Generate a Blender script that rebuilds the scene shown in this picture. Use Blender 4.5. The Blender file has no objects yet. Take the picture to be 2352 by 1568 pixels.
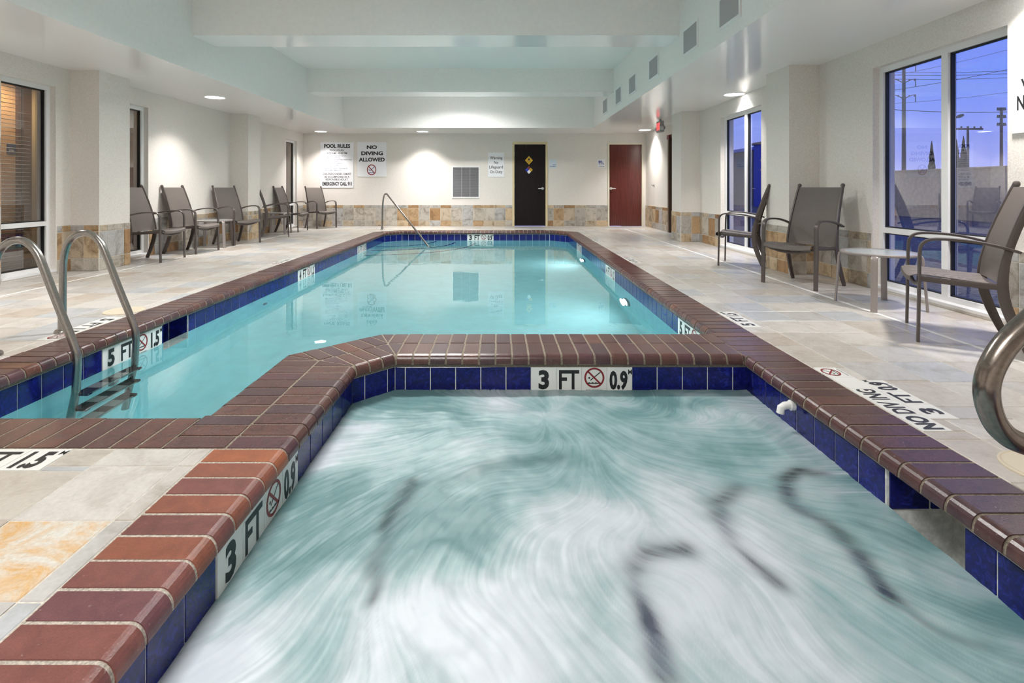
import bpy, bmesh, math, random
from mathutils import Vector, Matrix, noise as mnoise

random.seed(7)
SC = bpy.context.scene
COL = SC.collection
H = 1.005                      # eye height above the deck
# ------------------------------------------------------------------ camera
cam_d = bpy.data.cameras.new('camera')
cam = bpy.data.objects.new('camera', cam_d)
COL.objects.link(cam)
cam.location = (0, 0, H)
cam.rotation_euler = (math.pi / 2, 0, 0)
cam_d.sensor_width = 36.0
cam_d.lens = 36.0 * 1200 / 2352
cam_d.shift_x = (1176 - 1154) / 2352
cam_d.shift_y = -(784 - 431.5) / 2352
cam_d.clip_start = 0.02
cam_d.clip_end = 500
SC.camera = cam
# ------------------------------------------------------------------ view
SC.view_settings.view_transform = 'Standard'
SC.view_settings.look = 'None'
SC.view_settings.exposure = 0.38
SC.view_settings.gamma = 1.0
SC.view_settings.use_curve_mapping = False
SC.cycles.max_bounces = 12
SC.cycles.diffuse_bounces = 6
SC.cycles.glossy_bounces = 6
SC.cycles.transmission_bounces = 8
SC.cycles.transparent_max_bounces = 12
SC.cycles.sample_clamp_indirect = 6.0
# ------------------------------------------------------------------ light settings
DOWNLIGHT_W = 19.0
POOL_LAMP_W = 7.5
CORRIDOR_W = 13.0
COVE_W = 86.0
# ------------------------------------------------------------------ world: blue dusk
world = bpy.data.worlds.new('dusk')
SC.world = world
world.use_nodes = True
wt = world.node_tree
for n in list(wt.nodes):
    wt.nodes.remove(n)
w_out = wt.nodes.new('ShaderNodeOutputWorld')
w_bg = wt.nodes.new('ShaderNodeBackground')
w_tc = wt.nodes.new('ShaderNodeTexCoord')
w_sep = wt.nodes.new('ShaderNodeSeparateXYZ')
w_rmp = wt.nodes.new('ShaderNodeValToRGB')
w_map = wt.nodes.new('ShaderNodeMapping')
w_noi = wt.nodes.new('ShaderNodeTexNoise')
w_nrm = wt.nodes.new('ShaderNodeValToRGB')
w_mix = wt.nodes.new('ShaderNodeMix')
w_mix.data_type = 'RGBA'
wt.links.new(w_tc.outputs['Generated'], w_sep.inputs[0])
wt.links.new(w_sep.outputs['Z'], w_rmp.inputs[0])
e = w_rmp.color_ramp.elements
e[0].position = 0.0
e[0].color = (0.30, 0.32, 0.66, 1)
e[1].position = 0.6
e[1].color = (0.09, 0.16, 0.58, 1)
k = w_rmp.color_ramp.elements.new(0.14)
k.color = (0.125, 0.205, 0.73, 1)
w_map.inputs['Scale'].default_value = (1.2, 1.2, 9.0)
wt.links.new(w_tc.outputs['Generated'], w_map.inputs[0])
wt.links.new(w_map.outputs[0], w_noi.inputs['Vector'])
w_noi.inputs['Scale'].default_value = 2.2
w_noi.inputs['Detail'].default_value = 5
w_nrm.color_ramp.elements[0].position = 0.42
w_nrm.color_ramp.elements[1].position = 0.72
wt.links.new(w_noi.outputs[0], w_nrm.inputs[0])
wt.links.new(w_nrm.outputs[0], w_mix.inputs[0])
wt.links.new(w_rmp.outputs[0], w_mix.inputs[6])
w_mix.inputs[7].default_value = (0.18, 0.245, 0.66, 1)
wt.links.new(w_mix.outputs[2], w_bg.inputs[0])
w_bg.inputs[1].default_value = 1.35
wt.links.new(w_bg.outputs[0], w_out.inputs[0])


# ================================================================== materials
class NT:
    def __init__(self, name):
        self.m = bpy.data.materials.new(name)
        self.m.use_nodes = True
        self.t = self.m.node_tree
        self.b = self.t.nodes['Principled BSDF']
        self.out = self.t.nodes['Material Output']

    def n(self, typ, **kw):
        nd = self.t.nodes.new('ShaderNode' + typ)
        for k_, v in kw.items():
            if k_ in nd.inputs.keys():
                nd.inputs[k_].default_value = v
            else:
                setattr(nd, k_, v)
        return nd

    def l(self, a, b):
        self.t.links.new(a, b)

    def ramp(self, fac, stops, interp='LINEAR'):
        r = self.t.nodes.new('ShaderNodeValToRGB')
        r.color_ramp.interpolation = interp
        el = r.color_ramp.elements
        while len(el) < len(stops):
            el.new(0.5)
        for q, (p, c) in enumerate(stops):
            el[q].position = p
            el[q].color = (*c, 1) if len(c) == 3 else c
        self.l(fac, r.inputs[0])
        return r.outputs[0]

    def mix(self, fac, a, b, blend='MIX'):
        m_ = self.t.nodes.new('ShaderNodeMix')
        m_.data_type = 'RGBA'
        m_.blend_type = blend
        for s, v in ((0, fac), (6, a), (7, b)):
            if hasattr(v, 'is_linked') or hasattr(v, 'links'):
                self.l(v, m_.inputs[s])
            elif s == 0:
                m_.inputs[0].default_value = v
            else:
                m_.inputs[s].default_value = (*v, 1)
        return m_.outputs[2]

    def pos(self):
        return self.n('NewGeometry').outputs['Position']

    def bump(self, h, strength=0.3, dist=0.01):
        b = self.n('Bump', Strength=strength, Distance=dist)
        self.l(h, b.inputs['Height'])
        self.l(b.outputs[0], self.b.inputs['Normal'])
        return b

    def noise(self, scale, detail=4, rough=0.55, dist=0.0, vec=None):
        nz = self.n('TexNoise', Scale=scale, Detail=detail, Roughness=rough, Distortion=dist)
        self.l(vec if vec is not None else self.pos(), nz.inputs['Vector'])
        return nz.outputs[0]

    def set(self, color=None, rough=None, metal=None, **kw):
        if color is not None:
            self.b.inputs['Base Color'].default_value = (*color, 1)
        if rough is not None:
            self.b.inputs['Roughness'].default_value = rough
        if metal is not None:
            self.b.inputs['Metallic'].default_value = metal
        for k_, v in kw.items():
            self.b.inputs[k_].default_value = v
        return self


def simple(name, color, rough=0.5, metal=0.0, **kw):
    return NT(name).set(color, rough, metal, **kw).m


def grainy(name, color, rough=0.5, metal=0.0, scale=60, amount=0.12, bump=0.0, dist=0.003):
    q = NT(name).set(color, rough, metal)
    nz = q.noise(scale)
    c2 = tuple(max(0, c * (1 - 2 * amount)) for c in color)
    c3 = tuple(min(1, c * (1 + amount)) for c in color)
    q.l(q.ramp(nz, [(0.3, c2), (0.7, c3)]), q.b.inputs['Base Color'])
    if bump:
        q.bump(nz, bump, dist)
    return q.m


M = {}
# textured wall plaster
q = NT('stucco').set((0.70, 0.665, 0.60), 0.75)
nz = q.noise(95, 3, 0.6)
q.l(q.ramp(nz, [(0.3, (0.66, 0.615, 0.565)), (0.65, (0.775, 0.738, 0.695))]), q.b.inputs['Base Color'])
q.bump(nz, 0.45, 0.004)
M['stucco'] = q.m
M['cove'] = grainy('cove_paint', (0.83, 0.815, 0.79), 0.55, scale=25, amount=0.015, bump=0.05)
# glossy enamel on the soffit and beam undersides
q = NT('soffit_gloss').set((0.86, 0.83, 0.82), 0.13, **{'Specular IOR Level': 0.6})
vm = q.n('Mapping')
vm.inputs['Scale'].default_value = (0.6, 3.0, 1)
q.l(q.pos(), vm.inputs[0])
nz = q.noise(4.0, 4, 0.6, vec=vm.outputs[0])
q.bump(nz, 0.05, 0.01)
M['soffit'] = q.m
M['upper'] = simple('upper_ceiling', (0.84, 0.825, 0.80), 0.5)


def stone_mat(name, fac_node, stops, rough, vein, bumpst, mot):
    q = NT(name)
    nd = q.n('ObjectInfo') if fac_node == 'object' else q.n('NewGeometry')
    fac = nd.outputs['Random'] if fac_node == 'object' else nd.outputs['Random Per Island']
    base = q.ramp(fac, stops, 'CONSTANT')
    # offset the vein pattern per tile so that neighbours differ
    add = q.n('VectorMath', operation='ADD')
    comb = q.n('CombineXYZ')
    mul = q.n('Math', operation='MULTIPLY')
    mul.inputs[1].default_value = 37.0
    q.l(fac, mul.inputs[0])
    q.l(mul.outputs[0], comb.inputs[0])
    q.l(mul.outputs[0], comb.inputs[1])
    q.l(q.pos(), add.inputs[0])
    q.l(comb.outputs[0], add.inputs[1])
    n1 = q.noise(5.0, 8, 0.65, 1.2, add.outputs[0])
    n2 = q.noise(60.0, 3, 0.6, 0.0, add.outputs[0])
    v1 = q.ramp(n1, [(0.3, (1 - vein, 1 - vein * 1.1, 1 - vein * 1.25)), (0.5, (1, 1, 1)), (0.7, (1 + vein * .35, 1 + vein * .35, 1 + vein * .38))])
    c = q.mix(1.0, base, v1, 'MULTIPLY')
    v2 = q.ramp(n2, [(0.3, (1 - mot,) * 3), (0.7, (1 + mot * .4,) * 3)])
    c = q.mix(1.0, c, v2, 'MULTIPLY')
    q.l(c, q.b.inputs['Base Color'])
    q.set(None, rough)
    if bumpst:
        q.bump(n1, bumpst, 0.004)
    return q.m


WST = [(0.0, (0.46, 0.38, 0.28)), (0.16, (0.40, 0.37, 0.33)), (0.34, (0.52, 0.40, 0.26)), (0.46, (0.34, 0.20, 0.095)),
       (0.60, (0.47, 0.43, 0.37)), (0.74, (0.42, 0.41, 0.40)), (0.86, (0.43, 0.29, 0.16))]
M['wainscot'] = stone_mat('wainscot_slate_tile', 'object', WST, 0.45, 0.56, 0.4, 0.2)
FST = [(0.0, (0.495, 0.462, 0.425)), (0.2, (0.54, 0.515, 0.48)), (0.4, (0.465, 0.45, 0.435)), (0.55, (0.49, 0.45, 0.40)),
       (0.68, (0.56, 0.53, 0.495)), (0.82, (0.435, 0.445, 0.46)), (0.93, (0.46, 0.405, 0.35))]
M['floor_tile'] = stone_mat('deck_tile', 'object', FST, 0.33, 0.24, 0.12, 0.10)
M['floor_tile_far'] = stone_mat('deck_tile_far', 'island', FST, 0.33, 0.24, 0.12, 0.10)
M['floor_grout'] = grainy('deck_grout', (0.60, 0.56, 0.50), 0.8)
q = NT('rust_stained_tile')
n1 = q.noise(6.0, 8, 0.7, 1.0)
n2 = q.noise(90.0, 4, 0.7)
st_ = q.ramp(n1, [(0.40, (0, 0, 0)), (0.60, (1, 1, 1))])
base = q.mix(st_, (0.62, 0.60, 0.55), (0.60, 0.35, 0.13))
q.l(q.mix(1.0, base, q.ramp(n2, [(0.3, (0.85,) * 3), (0.7, (1.06,) * 3)]), 'MULTIPLY'), q.b.inputs['Base Color'])
q.set(None, 0.33)
M['stained_tile'] = q.m
M['wall_grout'] = simple('wall_grout', (0.66, 0.63, 0.57), 0.85)
M['tile_grout'] = grainy('pool_tile_grout', (0.80, 0.81, 0.78), 0.8, scale=40)
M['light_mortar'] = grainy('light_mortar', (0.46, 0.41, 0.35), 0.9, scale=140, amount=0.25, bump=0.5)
M['mortar'] = grainy('coping_mortar', (0.25, 0.21, 0.16), 0.9, scale=140, amount=0.3, bump=0.5)
M['white_strip'] = simple('expansion_strip', (0.8, 0.79, 0.76), 0.6)
# coping brick
def brick_mat(name, stops, rough):
    q = NT(name)
    oi = q.n('ObjectInfo')
    base = q.ramp(oi.outputs['Random'], stops, 'CONSTANT')
    n1 = q.noise(14, 6, 0.65, 0.6)
    n2 = q.noise(230, 2, 0.5)
    c = q.mix(1.0, base, q.ramp(n1, [(0.25, (0.68, 0.66, 0.68)), (0.6, (1.05, 1.02, 1.0)), (0.8, (1.35, 1.25, 1.15))]), 'MULTIPLY')
    c = q.mix(1.0, c, q.ramp(n2, [(0.3, (0.86,) * 3), (0.7, (1.1,) * 3)]), 'MULTIPLY')
    spk = q.ramp(q.noise(75, 2, 0.5), [(0.70, (0, 0, 0)), (0.76, (1, 1, 1))])
    c = q.mix(q.mix(1.0, spk, (0.35,) * 3, 'MULTIPLY'), c, (0.45, 0.38, 0.36))
    q.l(c, q.b.inputs['Base Color'])
    q.set(None, rough)
    q.bump(q.noise(190, 3, 0.6), 0.22, 0.002)
    M[name] = q.m


brick_mat('brick', [(0.0, (0.098, 0.048, 0.046)), (0.22, (0.078, 0.043, 0.049)), (0.42, (0.112, 0.052, 0.043)),
                    (0.60, (0.086, 0.041, 0.040)), (0.84, (0.130, 0.054, 0.038)), (0.9, (0.098, 0.044, 0.052))], 0.24)
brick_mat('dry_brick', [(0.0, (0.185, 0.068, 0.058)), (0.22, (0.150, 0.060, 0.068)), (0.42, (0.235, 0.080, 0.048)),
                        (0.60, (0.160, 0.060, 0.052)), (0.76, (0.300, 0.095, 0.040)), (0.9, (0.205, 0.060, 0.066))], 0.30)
# cobalt waterline tile
q = NT('cobalt_tile')
n1 = q.noise(26, 8, 0.7, 1.6)
base = q.ramp(n1, [(0.32, (0.004, 0.006, 0.055)), (0.52, (0.007, 0.010, 0.125)), (0.70, (0.022, 0.034, 0.32))])
oi = q.n('ObjectInfo')
c = q.mix(1.0, base, q.ramp(oi.outputs['Random'], [(0, (0.75, 0.78, 0.85)), (1, (1.15, 1.1, 1.1))]), 'MULTIPLY')
q.l(c, q.b.inputs['Base Color'])
q.set(None, 0.10, **{'Specular IOR Level': 0.3})
M['blue'] = q.m
M['bench_tile'] = simple('bench_edge_tile', (0.022, 0.034, 0.095), 0.4)
M['plaster'] = grainy('pool_plaster', (0.36, 0.74, 0.78), 0.7, scale=6, amount=0.04)
M['spa_plaster'] = grainy('spa_plaster', (0.36, 0.58, 0.58), 0.7, scale=6, amount=0.05)
M['ink'] = simple('black_ink', (0.012, 0.012, 0.014), 0.4)
M['red_ink'] = simple('red_ink', (0.22, 0.012, 0.016), 0.4)
M['navy_ink'] = simple('navy_ink', (0.015, 0.035, 0.22), 0.4)
M['soft_ink'] = simple('small_print_ink', (0.13, 0.14, 0.22), 0.5)
M['marker'] = simple('marker_tile_white', (0.76, 0.77, 0.75), 0.16)
M['deck_marker'] = simple('deck_marker_white', (0.72, 0.715, 0.69), 0.35)
M['sign_white'] = simple('sign_white', (0.80, 0.81, 0.84), 0.35)
M['white_frame'] = simple('white_window_frame', (0.80, 0.80, 0.80), 0.35)
M['gasket'] = simple('black_gasket', (0.01, 0.01, 0.012), 0.5)
M['white_plastic'] = simple('white_plastic', (0.80, 0.80, 0.79), 0.3)
M['beige_plastic'] = simple('beige_plastic', (0.60, 0.52, 0.40), 0.45)
# window glass
q = NT('window_glass')
q.t.nodes.remove(q.b)
tr = q.n('BsdfTransparent')
tr.inputs[0].default_value = (0.88, 0.90, 0.93, 1)
gl = q.n('BsdfGlossy', Roughness=0.0)
lw = q.n('LayerWeight', Blend=0.5)
fr = q.ramp(lw.outputs['Facing'], [(0.0, (0.15,) * 3), (0.35, (0.27,) * 3), (0.7, (0.34,) * 3), (0.88, (0.55,) * 3), (1.0, (1, 1, 1))])
ms = q.n('MixShader')
q.l(fr, ms.inputs[0])
q.l(tr.outputs[0], ms.inputs[1])
q.l(gl.outputs[0], ms.inputs[2])
q.l(ms.outputs[0], q.out.inputs[0])
M['glass'] = q.m
# water: refracting surface with faint ripples
q = NT('pool_water').set((0.97, 1.0, 1.0), 0.0, **{'Transmission Weight': 1.0, 'IOR': 1.36})
vm = q.n('Mapping')
vm.inputs['Scale'].default_value = (0.8, 1.0, 1.0)
q.l(q.pos(), vm.inputs[0])
n1 = q.noise(2.2, 3, 0.5, 0.6, vm.outputs[0])
n2 = q.noise(11.0, 2, 0.5, 0.3, vm.outputs[0])
patch = q.noise(0.55, 2, 0.5)
pr = q.ramp(patch, [(0.48, (0, 0, 0)), (0.66, (1, 1, 1))])
h2 = q.mix(1.0, n2, pr, 'MULTIPLY')
h = q.mix(0.22, n1, h2)
q.bump(h, 0.09, 0.02)
M['water'] = q.m
M['steel'] = grainy('brushed_steel', (0.36, 0.34, 0.32), 0.24, 1.0, scale=90, amount=0.08)
M['nickel'] = simple('satin_nickel', (0.75, 0.74, 0.72), 0.35, 0.7)
M['return_slat'] = simple('return_slat', (0.20, 0.20, 0.215), 0.5)
M['bronze_rail'] = grainy('bronze_rail', (0.24, 0.205, 0.18), 0.22, 1.0, scale=90, amount=0.1)
M['chair_frame'] = grainy('chair_frame_paint', (0.10, 0.082, 0.076), 0.36, 0.25, scale=200, amount=0.1)
M['tread_black'] = simple('tread_black', (0.012, 0.012, 0.014), 0.45)
M['tread_grey'] = simple('tread_grey', (0.26, 0.27, 0.26), 0.5)
# woven sling
q = NT('sling_weave')
wv = q.n('TexWave', Scale=70, Distortion=3.0, Detail=2, bands_direction='X')
wz = q.n('TexWave', Scale=70, Distortion=3.0, Detail=2, bands_direction='Z')
tc = q.n('TexCoord')
q.l(tc.outputs['Object'], wv.inputs['Vector'])
q.l(tc.outputs['Object'], wz.inputs['Vector'])
mx = q.mix(0.5, wv.outputs[0], wz.outputs[0])
n1 = q.noise(300, 2, 0.6, 0, tc.outputs['Object'])
mx = q.mix(0.45, mx, n1)
q.l(q.ramp(mx, [(0.25, (0.064, 0.053, 0.047)), (0.75, (0.185, 0.158, 0.143))]), q.b.inputs['Base Color'])
q.set(None, 0.62)
q.bump(mx, 0.25, 0.002)
M['sling'] = q.m
M['table_frame'] = grainy('table_frame_paint', (0.30, 0.265, 0.25), 0.33, 0.2, scale=150, amount=0.06)
q = NT('pebbled_glass').set((0.66, 0.72, 0.74), 0.18, **{'Transmission Weight': 0.45, 'IOR': 1.45})
q.bump(q.noise(120, 3), 0.35, 0.002)
M['pebble_glass'] = q.m


# wood veneers
def wood(name, c1, c2, rough):
    q = NT(name)
    mp = q.n('Mapping')
    mp.inputs['Scale'].default_value = (14, 14, 0.7)
    q.l(q.pos(), mp.inputs[0])
    nz = q.noise(3.0, 6, 0.6, 0.8, mp.outputs[0])
    q.l(q.ramp(nz, [(0.3, c1), (0.7, c2)]), q.b.inputs['Base Color'])
    q.set(None, rough)
    return q.m


M['dark_door'] = wood('espresso_door', (0.006, 0.004, 0.004), (0.013, 0.008, 0.007), 0.45)
M['red_door'] = wood('mahogany_door', (0.075, 0.018, 0.016), (0.13, 0.034, 0.026), 0.22)
M['dark_door'].node_tree.nodes['Principled BSDF'].inputs['Specular IOR Level'].default_value = 0.2
M['brown_door'] = wood('brown_door', (0.07, 0.045, 0.03), (0.10, 0.07, 0.05), 0.4)
M['cream'] = simple('cream_frame', (0.66, 0.55, 0.33), 0.45)
M['pale_cream'] = simple('pale_cream_frame', (0.76, 0.72, 0.58), 0.45)
M['vent_dark'] = simple('vent_dark', (0.13, 0.13, 0.135), 0.6)
M['vent_slat'] = simple('vent_slat', (0.42, 0.42, 0.43), 0.5)
M['yellow'] = simple('hazard_yellow', (0.66, 0.38, 0.015), 0.4)
M['hz_blue'] = simple('hazard_blue', (0.01, 0.03, 0.40), 0.4)
M['hz_red'] = simple('hazard_red', (0.14, 0.012, 0.014), 0.4)
M['pale_blue'] = simple('pale_blue_plate', (0.60, 0.69, 0.76), 0.35)
M['room_plate'] = simple('room_plate_blue', (0.012, 0.03, 0.14), 0.4)
M['exit_grey'] = simple('exit_housing', (0.36, 0.34, 0.34), 0.5)
q = NT('exit_letter_glow').set((0.5, 0.02, 0.02), 0.5)
q.b.inputs['Emission Color'].default_value = (1.0, 0.07, 0.07, 1)
q.b.inputs['Emission Strength'].default_value = 1.6
M['exit_red'] = q.m
q = NT('lamp_lens').set((1, 1, 1), 0.4)
q.b.inputs['Emission Color'].default_value = (0.95, 0.97, 1.0, 1)
q.b.inputs['Emission Strength'].default_value = 6.0
M['lens'] = q.m
q = NT('pool_lamp_lens').set((1, 1, 1), 0.3)
q.b.inputs['Emission Color'].default_value = (0.95, 0.98, 1.0, 1)
q.b.inputs['Emission Strength'].default_value = 14.0
M['pool_lens'] = q.m
M['corr_wall'] = grainy('corridor_wallpaper', (0.58, 0.38, 0.21), 0.7, scale=8, amount=0.06)
M['corr_dark'] = simple('corridor_dark_wood', (0.10, 0.045, 0.025), 0.5)
M['corr_floor'] = grainy('corridor_carpet', (0.07, 0.045, 0.035), 0.9, scale=9, amount=0.4)
M['corr_ceil'] = simple('corridor_ceiling', (0.6, 0.55, 0.48), 0.8)
M['slat'] = simple('blind_slat', (0.028, 0.02, 0.017), 0.5)
M['blind_tape'] = simple('cream_curtain_edge', (0.50, 0.43, 0.27), 0.7)
M['gravel'] = grainy('gravel_ground', (0.20, 0.17, 0.16), 0.9, scale=16, amount=0.45, bump=0.8, dist=0.03)
M['block_wall'] = grainy('tan_block_wall', (0.92, 0.62, 0.27), 0.9, scale=7, amount=0.08)
M['dark_building'] = simple('dark_building', (0.10, 0.085, 0.10), 0.8)
M['blue_metal'] = simple('blue_metal', (0.03, 0.06, 0.42), 0.5)
M['pole_metal'] = simple('pole_metal', (0.085, 0.08, 0.10), 0.6)
M['wire'] = simple('wire', (0.05, 0.05, 0.08), 0.6)
M['cypress'] = grainy('cypress_foliage', (0.045, 0.045, 0.035), 0.9, scale=7, amount=0.4)
M['bark'] = simple('bark', (0.06, 0.045, 0.035), 0.9)

# ================================================================== text cache (built first, while the scene is small)
TEXTS = {}
WANTED = ['1', '3', '4', '5', 'FT', '0.9', '1.2', '1.5', 'M', 'NO DIVING', 'NO', 'DIVING', 'ALLOWED', 'POOL RULES', 'POOL HOURS:',
          '8:00 AM - 10:00 PM', 'WARNING - NO LIFEGUARD ON DUTY.', 'SWIM AT YOUR OWN RISK.',
          'POOL FOR USE BY REGISTERED GUESTS ONLY.', 'NO DIVING OR JUMPING.', 'NO RUNNING OR HORSEPLAY.', 'NO GLASS CONTAINERS.',
          'NO PETS ALLOWED.', 'REPORT ANY UNSAFE CONDITIONS TO', 'MANAGEMENT IMMEDIATELY.', 'CHILDREN UNDER 12 MUST',
          'BE ACCOMPANIED BY A', 'RESPONSIBLE ADULT.', 'EMERGENCY CALL 911', 'Warning', 'No', 'Lifeguard', 'On Duty',
          'POOL', 'EQUIPMENT', 'RESTROOM', 'EXIT', '106', 'OXIDIZER', '5.1', 'WARNING', 'NO LIFEGUARD', 'ON DUTY', 'DIV', 'ING']
THIN = {'Warning', 'No', 'Lifeguard', 'On Duty', '106', 'M', 'NO DIVING', 'POOL HOURS:', '8:00 AM - 10:00 PM'}
HEAVY = {'NO', 'DIVING', 'ALLOWED', 'POOL RULES', '3', '4', '5', '0.9', '1.5', '1.2', 'EMERGENCY CALL 911'}
tobs = []
for s in WANTED:
    cu = bpy.data.curves.new('txt', 'FONT')
    cu.body = s
    cu.offset = 0.012 if s in THIN else (0.045 if s in HEAVY else 0.024)
    cu.resolution_u = 3
    ob = bpy.data.objects.new('txt', cu)
    COL.objects.link(ob)
    tobs.append((s, ob))
bpy.context.view_layer.update()
dg = bpy.context.evaluated_depsgraph_get()
for s, ob in tobs:
    me = ob.evaluated_get(dg).to_mesh()
    vs = [v.co.copy() for v in me.vertices]
    fs = [tuple(p.vertices) for p in me.polygons]
    x0, x1 = min(v.x for v in vs), max(v.x for v in vs)
    y0, y1 = min(v.y for v in vs), max(v.y for v in vs)
    TEXTS[s] = ([((v.x - x0) / (x1 - x0) - .5, (v.y - y0) / (y1 - y0) - .5) for v in vs], fs, (x1 - x0) / (y1 - y0))
    ob.evaluated_get(dg).to_mesh_clear()
for s, ob in tobs:
    cu = ob.data
    bpy.data.objects.remove(ob)
    bpy.data.curves.remove(cu)

# ================================================================== object helpers
ORG = {}                                   # world origin of every (unrotated) parent


def V(*a):
    return Vector(a)


class MB:
    """collects shapes in world (or thing-local) coordinates, links them as one mesh"""

    def __init__(self):
        self.v, self.f, self.mi = [], [], []

    def add(self, vs, fs, mi=0):
        b = len(self.v)
        self.v.extend(Vector(p) for p in vs)
        self.f.extend(tuple(b + i for i in f) for f in fs)
        self.mi.extend([mi] * len(fs))
        return self

    def box(self, x0, x1, y0, y1, z0, z1, mi=0):
        vs = [(x0, y0, z0), (x1, y0, z0), (x1, y1, z0), (x0, y1, z0), (x0, y0, z1), (x1, y0, z1), (x1, y1, z1), (x0, y1, z1)]
        fs = [(0, 3, 2, 1), (4, 5, 6, 7), (0, 1, 5, 4), (1, 2, 6, 5), (2, 3, 7, 6), (3, 0, 4, 7)]
        return self.add(vs, fs, mi)

    def prism(self, poly, z0, z1, mi=0):
        n = len(poly)
        vs = [(x, y, z0) for x, y in poly] + [(x, y, z1) for x, y in poly]
        fs = [tuple(reversed(range(n))), tuple(range(n, 2 * n))] + [(i, (i + 1) % n, n + (i + 1) % n, n + i) for i in range(n)]
        return self.add(vs, fs, mi)

    def obox(self, c, a, b, n, wa, wb, wn, mi=0):
        """box centred at c along axes a,b,n with full sizes wa,wb,wn"""
        c, a, b, n = Vector(c), Vector(a), Vector(b), Vector(n)
        vs = [c + a * (sa * wa / 2) + b * (sb * wb / 2) + n * (sn * wn / 2) for sn in (-1, 1) for sa, sb in ((-1, -1), (1, -1), (1, 1), (-1, 1))]
        fs = [(0, 3, 2, 1), (4, 5, 6, 7), (0, 1, 5, 4), (1, 2, 6, 5), (2, 3, 7, 6), (3, 0, 4, 7)]
        return self.add(vs, fs, mi)

    def flat(self, pts2, c, a, b, mi=0):
        c, a, b = Vector(c), Vector(a), Vector(b)
        return self.add([c + a * x + b * y for x, y in pts2], [tuple(range(len(pts2)))], mi)

    def text(self, s, c, a, b, w, h, mi=0):
        c, a, b = Vector(c), Vector(a), Vector(b)
        vs, fs, _ = TEXTS[s]
        return self.add([c + a * (x * w) + b * (y * h) for x, y in vs], fs, mi)

    def ring(self, c, a, b, r0, r1, n=28, mi=0):
        c, a, b = Vector(c), Vector(a), Vector(b)
        vs = []
        for i in range(n):
            t = 2 * math.pi * i / n
            d = a * math.cos(t) + b * math.sin(t)
            vs += [c + d * r0, c + d * r1]
        fs = [(2 * i, 2 * i + 1, (2 * i + 3) % (2 * n), (2 * i + 2) % (2 * n)) for i in range(n)]
        return self.add(vs, fs, mi)

    def disc(self, c, a, b, r, n=24, mi=0, ry=None):
        ry = ry or r
        return self.flat([(r * math.cos(2 * math.pi * i / n), ry * math.sin(2 * math.pi * i / n)) for i in range(n)], c, a, b, mi)

    def lathe(self, c, prof, n=24, mi=0, ax=None):
        """prof: (r, z) list; around z through c (or axes triple ax)"""
        c = Vector(c)
        a, b, d = ax or (V(1, 0, 0), V(0, 1, 0), V(0, 0, 1))
        vs = []
        for r, z in prof:
            for i in range(n):
                t = 2 * math.pi * i / n
                vs.append(c + a * (r * math.cos(t)) + b * (r * math.sin(t)) + d * z)
        m = len(prof)
        fs = [(j * n + i, j * n + (i + 1) % n, (j + 1) * n + (i + 1) % n, (j + 1) * n + i) for j in range(m - 1) for i in range(n)]
        fs.append(tuple(reversed(range(n))))
        fs.append(tuple(range((m - 1) * n, m * n)))
        return self.add(vs, fs, mi)

    def sweep(self, pts, r, n=10, side=None, rn=None, mi=0, closed=False):
        """tube (or strap: r along `side`, rn in the plane) along pts; r, rn may be lists"""
        pts = [Vector(p) for p in pts]
        m = len(pts)
        prev = None
        vs = []
        for i, p in enumerate(pts):
            if closed:
                t = (pts[(i + 1) % m] - pts[i - 1]).normalized()
            else:
                t = (pts[min(i + 1, m - 1)] - pts[max(i - 1, 0)]).normalized()
            if side is not None:
                s = Vector(side)
                s = (s - t * s.dot(t)).normalized()
            elif prev is None:
                s = t.orthogonal().normalized()
            else:
                s = (prev - t * prev.dot(t)).normalized()
            prev = s
            u = t.cross(s)
            ra = r[i] if isinstance(r, (list, tuple)) else r
            rb = ra if rn is None else (rn[i] if isinstance(rn, (list, tuple)) else rn)
            for k_ in range(n):
                an = 2 * math.pi * k_ / n + math.pi / n
                cx, sx = math.cos(an), math.sin(an)
                if rn is not None:      # squarish strap section
                    cx = math.copysign(abs(cx) ** 0.5, cx)
                    sx = math.copysign(abs(sx) ** 0.5, sx)
                vs.append(p + s * (ra * cx) + u * (rb * sx))
        fs = []
        for i in range(m if closed else m - 1):
            j = (i + 1) % m
            fs += [(i * n + k_, i * n + (k_ + 1) % n, j * n + (k_ + 1) % n, j * n + k_) for k_ in range(n)]
        if not closed:
            fs.append(tuple(reversed(range(n))))
            fs.append(tuple(range((m - 1) * n, m * n)))
        return self.add(vs, fs, mi)

    def mesh(self, name, mats, smooth=False):
        me = bpy.data.meshes.new(name)
        me.from_pydata([tuple(v) for v in self.v], [], self.f)
        for mt in (mats if isinstance(mats, (list, tuple)) else [mats]):
            me.materials.append(M[mt])
        me.polygons.foreach_set('material_index', self.mi)
        if smooth:
            me.polygons.foreach_set('use_smooth', [True] * len(self.f))
        bm = bmesh.new()
        bm.from_mesh(me)
        bmesh.ops.recalc_face_normals(bm, faces=bm.faces)
        bm.to_mesh(me)
        bm.free()
        if smooth:
            try:
                me.set_sharp_from_angle(angle=math.radians(40))
            except Exception:
                pass
        me.update()
        return me

    def build(self, name, mats, parent=None, smooth=False, local=False):
        if parent is not None and not local:
            o_ = ORG.get(parent.name, Vector())
            for q_ in self.v:
                q_ -= o_
        o = bpy.data.objects.new(name, self.mesh(name, mats, smooth))
        COL.objects.link(o)
        if parent is not None:
            o.parent = parent
            ORG[o.name] = ORG.get(parent.name, Vector())
        else:
            ORG[o.name] = Vector()
        return o


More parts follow.
